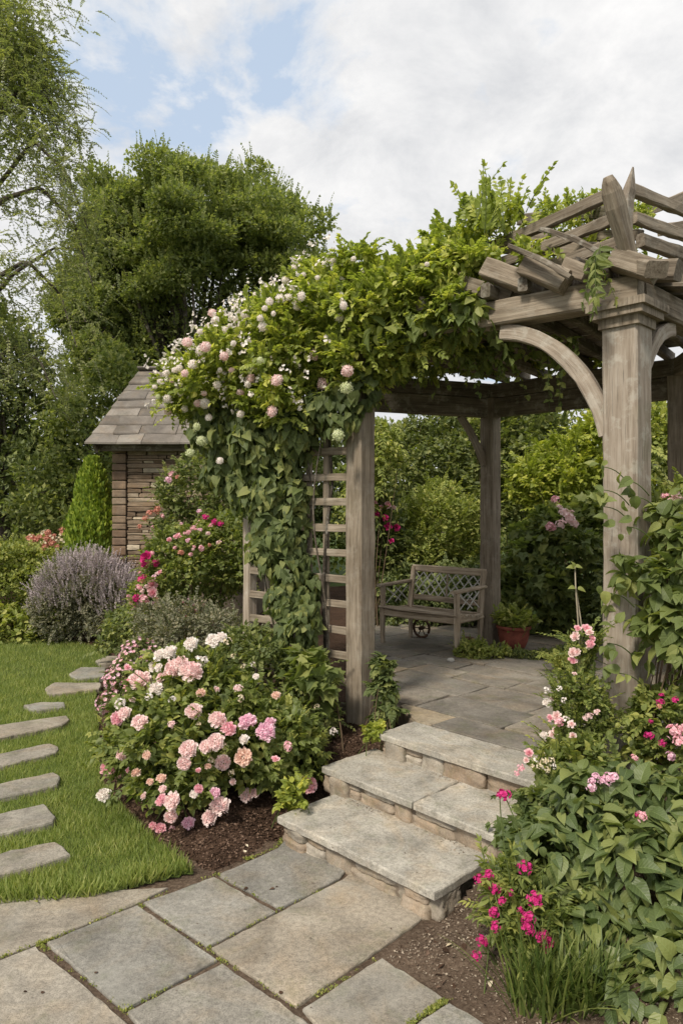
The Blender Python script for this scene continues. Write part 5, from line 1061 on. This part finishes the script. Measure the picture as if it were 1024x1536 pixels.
e, ab, rg = plant('dianthus', 'upright plant with vivid magenta flower heads beside the lowest step', 'plant', gp(775, 2.8, .05), [B(770, 1370, 2.8, .1, .09, .12), B(800, 1400, 2.75, .11, .1, .14), B(760, 1330, 2.85, .06, .06, .08)], 'rose', 'lance', .055, 2300, 113, 30, .05, nsh=150, shL=.14, shn=8, sh_up=1.2, stems=26, r0=.003, stem_mat=STEM)
px_blooms(e, 'hotc', [(787, 1302, 24), (719, 1320, 18), (733, 1313, 17), (742, 1334, 19), (765, 1340, 12), (753, 1352, 14), (802, 1350, 24), (741, 1369, 18), (792, 1378, 22), (790, 1390, 20), (743, 1391, 17), (722, 1412, 19), (714, 1434, 15), (815, 1405, 22), (822, 1412, 18), (817, 1424, 13), (808, 1408, 15), (756, 1192, 20), (749, 1193, 11), (780, 1365, 10), (795, 1398, 14)], ab, rg, .07)
tg = np.array([np.array(c.location)+np.array(world_base(e)) for c in e.children if c.name.startswith('bloom')]); stems_to(e, (gp(775, 2.8)[0], 2.8, .03), tg, .0028, .0022, STEM, rg, 'flower_stalk', .06, 4)
TP['blade'] = (np.array([(-.5, 0, 0), (.5, 0, 0), (.42, .35, .0), (-.42, .35, 0), (.3, .7, -.06), (-.3, .7, -.06), (0, 1, -.16)])*np.array([.045, 1, 1]), [[0, 1, 2, 3], [3, 2, 4, 5], [5, 4, 6]])
def straps(name, label, c, rx, ry, n, L0, seed, width=1.0, cat='grass clump'):
    rg = R(seed); e = empty(name, c, label, cat); O = np.array(c)+np.column_stack([rg.uniform(-rx, rx, n), rg.uniform(-ry, ry, n), np.zeros(n)])
    A = unit(np.column_stack([rg.randn(n)*.28, rg.randn(n)*.28, np.ones(n)])); Ln = L0*rg.uniform(.6, 1.2, n); J = 8; t = np.linspace(0, 1, J)[None, :, None]
    side = unit(np.column_stack([A[:, 0], A[:, 1], 0*Ln])+1e-6); dr = rg.uniform(.04, .42, n)[:, None, None]
    Pc = O[:, None]+Ln[:, None, None]*(A[:, None]*t+side[:, None]*dr*t*t*.6-np.array([0, 0, 1.])*dr*t**2.5*.55)
    X = unit(np.cross(side, [0, 0, 1.])); w_ = (.0045*width*(1-t**3*.9))*rg.uniform(.7, 1.2, n)[:, None, None]
    V = np.stack([Pc-X[:, None]*w_, Pc+X[:, None]*w_], 2).reshape(-1, 3)-np.array(c); i = np.arange(n)[:, None]*J*2+np.arange(J-1)[None]*2; Fs = np.stack([i, i+1, i+3, i+2], -1).ravel()
    me = np_mesh('foliage', V, Fs, np.full(len(Fs)//4, 4), LF['strap'], True, {'tint': ('FLOAT', np.repeat(rg.rand(n), J*2)), 'luv': ('FLOAT_VECTOR', V*0)})
    o = bpy.data.objects.new('foliage', me); C.objects.link(o); o.parent = e
straps('strappy_grass', 'clump of long arching strap leaves in the right foreground corner', gp(860, 2.52, .0), .13, .06, 380, .31, 120, 1.15)
straps('strappy_grass', 'narrow upright strap leaves at the edge of the gravelly soil', gp(795, 2.58, .0), .07, .07, 150, .33, 121, 1.0)
# ------------------------------------------------------------------ lawn grass, litter, moss
def grass():
    rg = R(130); P_ = []; 
    poly = [np.array(p)[:2] for p in LAWN]
    for (y0, y1, dens) in ((2.9, 4.2, 15000), (4.2, 5.6, 11000), (5.6, 7.5, 6500), (7.5, 10.2, 3800)):
        x0 = -.56*y1-.1; x1 = -.15*y0; n = int((x1-x0)*(y1-y0)*dens); q = np.column_stack([rg.uniform(x0, x1, n), rg.uniform(y0, y1, n)]); q = q[pip(q, poly)]
        for s in SSW:
            c = np.mean(s, 0); s2 = [c+(v-c)*.985 for v in s]; q = q[~pip(q, s2)]
        P_.append(np.column_stack([q, np.full(len(q), 1.0 if y1 < 6 else 1.35)]))
    Q = np.concatenate(P_); n = len(Q); ed = pdist(Q[:, :2], LEDGE); tuft = np.clip(1-ed/.22, 0, 1)
    nearf = np.clip((4.3-Q[:, 1])/.9, 0, 1)
    pos = np.column_stack([Q[:, 0], Q[:, 1], np.full(n, -.006)]); lump_ = lump(Q[:, 0], Q[:, 1], 1.7)
    D = unit(np.column_stack([rg.randn(n)*.38+.12*lump_, rg.randn(n)*.38-tuft*nearf*.25, np.ones(n)])); S = (.04+.012*lump_+.042*tuft*nearf)*rg.uniform(.6, 1.35, n)*Q[:, 2]**.5
    Nn = rg.randn(n, 3)*np.array([1, 1, .2]); T = np.clip(.42+.28*lump_+.22*rg.randn(n), 0, 1)
    TP['gb'] = (np.array([(-.5, 0, 0), (.5, 0, 0), (.36, .55, .0), (-.36, .55, 0), (0, 1, -.1)])*np.array([.09, 1, 1]), [[0, 1, 2, 3], [3, 2, 4]])
    o = leaf_obj('grass', LF['grass'], None, [('gb', pos, D, Nn, S, T)])
    o['kind'] = 'stuff'; o['label'] = 'short green lawn grass with longer tufts along the patio edge'; o['category'] = 'grass'
grass()
def chips(name, label, cat, poly, hf, n, size, mat, seed, ymax=99):
    rg = R(seed); poly = [np.array(p)[:2] for p in poly]; a, b = np.min(poly, 0), np.max(poly, 0); b[1] = min(b[1], ymax); b[0] = min(b[0], 2.2); a[0] = max(a[0], -3.5)
    q = np.column_stack([rg.uniform(a[0], b[0], n*3), rg.uniform(a[1], b[1], n*3)]); q = q[pip(q, poly)][:n]; n = len(q)
    p = np.column_stack([q, hf(q)+.004]); D = unit(rg.randn(n, 3)*np.array([1, 1, .3])); Nn = unit(rg.randn(n, 3)*.5+np.array([0, 0, 1]))
    o = leaf_obj(name, mat, None, [('small', p, D, Nn, size*rg.uniform(.4, 1.5, n), rg.rand(n))]); o['kind'] = 'stuff'; o['label'] = label; o['category'] = cat
LG = (1, 1, 1)
mc = m_leaf('bark_chip', (.03, .018, .012), (.085, .052, .035), (.2, .135, .1), .01, .95, .1); mc2 = m_leaf('gravel_chip', (.1, .07, .05), (.2, .155, .115), (.38, .32, .25), .01, .9, .15)
chips('bark_mulch', 'dark bark mulch scattered over the rose bed', 'mulch', LB, h_left, 26000, .017, mc, 131, 5.6)
chips('gravel', 'small gravel and debris on the bare soil beside the steps', 'gravel', RB, h_right, 22000, .011, mc2, 132, 4.2)
chips('dead_leaves', 'brown dead leaf litter on the bare soil beside the steps', 'leaf litter', RB, h_right, 500, .03, mc, 133, 4.2)
def on_tread(a_, b_, dp, z, n, seed, name='tread_debris'):
    rg = R(seed); t = rg.rand(n)[:, None]; q = np.array(a_[:2])*(1-t)+np.array(b_[:2])*t+E2*(dp-np.abs(rg.randn(n, 1))*.035)
    return np.column_stack([q, np.full(n, z+.003)])
rg = R(136); p = np.concatenate([on_tread(STC[0], STC[1], .455, .137, 260, 1), on_tread(STB[0], STB[1], .41, .274, 260, 2)]); p = p[rg.rand(len(p)) < .5+.5*np.sin(p[:, 0]*14)]; n = len(p)
tag(leaf_obj('step_debris', mc2, None, [('small', p, unit(rg.randn(n, 3)*np.array([1, 1, .3])), unit(rg.randn(n, 3)*.4+np.array([0, 0, 1])), .011*rg.uniform(.3, 1.3, n), rg.rand(n))]), 'grit and crumbled mortar lying at the back of the step treads', 'gravel', kind='stuff')
p = np.concatenate([np.column_stack([rg.uniform(-1.6, .9, 60), rg.uniform(2.0, 3.6, 60), np.full(60, .004)]), on_tread(STC[0], STC[1], .18, .137, 5, 3), np.array([G(498, 1271, .14), G(625, 1310, .14)])]); n = len(p)
tag(leaf_obj('fallen_leaves', mc2, None, [('small', p, unit(rg.randn(n, 3)*np.array([1, 1, .1])), rg.randn(n, 3)*.2+np.array([0, 0, 1]), rg.uniform(.005, .014, n), rg.rand(n)*.4)]), 'tiny scattered bits of dry debris across the patio slabs', 'leaf litter', kind='stuff')
rg = R(134); segs = [((67, 1414), (206, 1356), 26), ((207, 1356), (329, 1439), 16), ((329, 1439), (445, 1511), 12), ((212, 1354), (321, 1314), 8), ((325, 1312), (420, 1364), 14), ((314, 1422), (420, 1365), 12), ((420, 1365), (507, 1325), 10), ((187, 1518), (329, 1440), 18), ((60, 1418), (190, 1520), 20), ((450, 1512), (572, 1435), 14), ((612, 1537), (672, 1501), 60), ((640, 1520), (662, 1504), 40), ((0, 1437), (60, 1416), 16), ((60, 1416), (70, 1412), 22), ((425, 1258), (415, 1272), 20), ((370, 1290), (415, 1272), 22)]
pts = np.concatenate([np.array([G(*(np.array(s)+(np.array(e_)-np.array(s))*u_**1.5), -.006) for u_ in rg.rand(k)]) for s, e_, k in segs]); n = len(pts)*8
p = np.repeat(pts, 8, 0)+np.column_stack([rg.randn(n)*.008, rg.randn(n)*.006, np.zeros(n)]); o = leaf_obj('moss', LF['light'], None, [('small', p, unit(rg.randn(n, 3)*.6+np.array([0, 0, 1])), rg.randn(n, 3), rg.uniform(.004, .014, n), rg.rand(n))])
o['kind'] = 'stuff'; o['label'] = 'little tufts of moss and weeds in the patio joints'; o['category'] = 'moss'
p = np.array([G(x, y, .004) for x, y in [(412, 1333), (142, 1461), (418, 1491), (62, 1491), (35, 1488), (372, 1332), (415, 1331)]]); n = len(p)
tag(leaf_obj('fallen_leaves', mc, None, [('ovate', p, unit(rg.randn(n, 3)*np.array([1, 1, .1])), rg.randn(n, 3)*.15+np.array([0, 0, 1]), rg.uniform(.015, .028, n), rg.rand(n))]), 'a few small dry leaves lying on the patio slabs', 'leaf litter', kind='stuff')
p = np.array([h_ for h_ in [G(668, 1398, .1), G(372, 1268, .1), G(365, 1273, .1), G(455, 1210, .1), G(735, 1478, .03), G(745, 1470, .03)]]); p[:, 2] = [h_right(p[:1, :2])[0]+.01, .09, .09, .12, .02, .02]; n = len(p)
tag(leaf_obj('fallen_petals', PT['cream'], None, [('petal', p, unit(rg.randn(n, 3)*np.array([1, 1, .2])), rg.randn(n, 3)*.2+np.array([0, 0, 1]), rg.uniform(.02, .035, n), rg.rand(n))]), 'a few pale fallen petals on the soil', 'petals', kind='stuff')
# ------------------------------------------------------------------ light and sky
SUN_EL, SUN_AZ = 48, 215      # azimuth clockwise from +Y (north): light from behind left of the camera
sd = np.array([math.sin(rad(SUN_AZ))*math.cos(rad(SUN_EL)), math.cos(rad(SUN_AZ))*math.cos(rad(SUN_EL)), math.sin(rad(SUN_EL))])
sun = bpy.data.lights.new('sun', 'SUN'); sun.energy = 3.0; sun.angle = rad(11); sun.color = (1, .91, .77)
so = bpy.data.objects.new('sun', sun); C.objects.link(so); so.rotation_euler = Vector(-sd).to_track_quat('-Z', 'Y').to_euler(); so.location = (0, 0, 30)
w = bpy.data.worlds.new('World'); sc.world = w; w.use_nodes = True; nt = w.node_tree; nt.nodes.clear()
sky = N(nt, 'ShaderNodeTexSky'); sky.sky_type = 'NISHITA'; sky.sun_disc = False; sky.sun_elevation = rad(SUN_EL); sky.sun_rotation = rad(SUN_AZ); sky.air_density = 1.0; sky.dust_density = 1.5
tc = N(nt, 'ShaderNodeTexCoord').outputs['Generated']
sx = N(nt, 'ShaderNodeSeparateXYZ'); L(nt, tc, sx.inputs[0])
zc = math_(nt, 'MAXIMUM', math_(nt, 'ADD', sx.outputs[2], .25), .05)
cx = N(nt, 'ShaderNodeCombineXYZ'); L(nt, math_(nt, 'DIVIDE', sx.outputs[0], zc), cx.inputs[0]); L(nt, math_(nt, 'DIVIDE', sx.outputs[1], zc), cx.inputs[1])
n1 = noise(nt, cx.outputs[0], 2.9, 10, .6, .2)
n2 = noise(nt, cx.outputs[0], 3.4, 9, .66, .25)
def lobe(px, py, pw):
    d = unit(P(px, py, 1.0)-np.array([0, 0, CZ])); dn = N(nt, 'ShaderNodeVectorMath'); dn.operation = 'DOT_PRODUCT'; nrm = N(nt, 'ShaderNodeVectorMath'); nrm.operation = 'NORMALIZE'
    L(nt, tc, nrm.inputs[0]); L(nt, nrm.outputs[0], dn.inputs[0]); dn.inputs[1].default_value = tuple(d)
    return math_(nt, 'POWER', math_(nt, 'MAXIMUM', dn.outputs['Value'], 0.0), pw)
gap = math_(nt, 'ADD', math_(nt, 'ADD', math_(nt, 'MULTIPLY', lobe(200, 130, 110), .3), math_(nt, 'MULTIPLY', lobe(470, 90, 260), .3)), math_(nt, 'MULTIPLY', lobe(60, 20, 90), .06))
fill = math_(nt, 'MULTIPLY', lobe(850, 200, 12), .1)
n1 = math_(nt, 'MULTIPLY_ADD', math_(nt, 'SUBTRACT', n1, .5), 1.7, .5)
cv = math_(nt, 'ADD', math_(nt, 'SUBTRACT', math_(nt, 'ADD', n1, fill), gap), .2)
cf = ramp(nt, cv, [(.42, 0.0), (.51, .6), (.62, 1.0)])
cc = ramp(nt, n2, [(.34, (6.6, 6.7, 6.9)), (.5, (8.0, 8.0, 8.05)), (.66, (9.3, 9.2, 9.1))])
blue = mixc(nt, sky.outputs[0], (6.2, 7.4, 9.0), .75)
col = mixc(nt, blue, cc, cf)
bg = N(nt, 'ShaderNodeBackground'); L(nt, col, bg.inputs[0]); bg.inputs[1].default_value = .081
out = N(nt, 'ShaderNodeOutputWorld'); L(nt, bg.outputs[0], out.inputs[0])
vs = sc.view_settings; sc.display_settings.display_device = 'sRGB'; vs.view_transform = 'Standard'; vs.look = 'None'; vs.gamma = 1; vs.use_curve_mapping = False; vs.exposure = 0.42
sc.render.film_transparent = False
sc.cycles.max_bounces = 9; sc.cycles.diffuse_bounces = 6; sc.cycles.glossy_bounces = 2; sc.cycles.transmission_bounces = 3; sc.cycles.transparent_max_bounces = 4
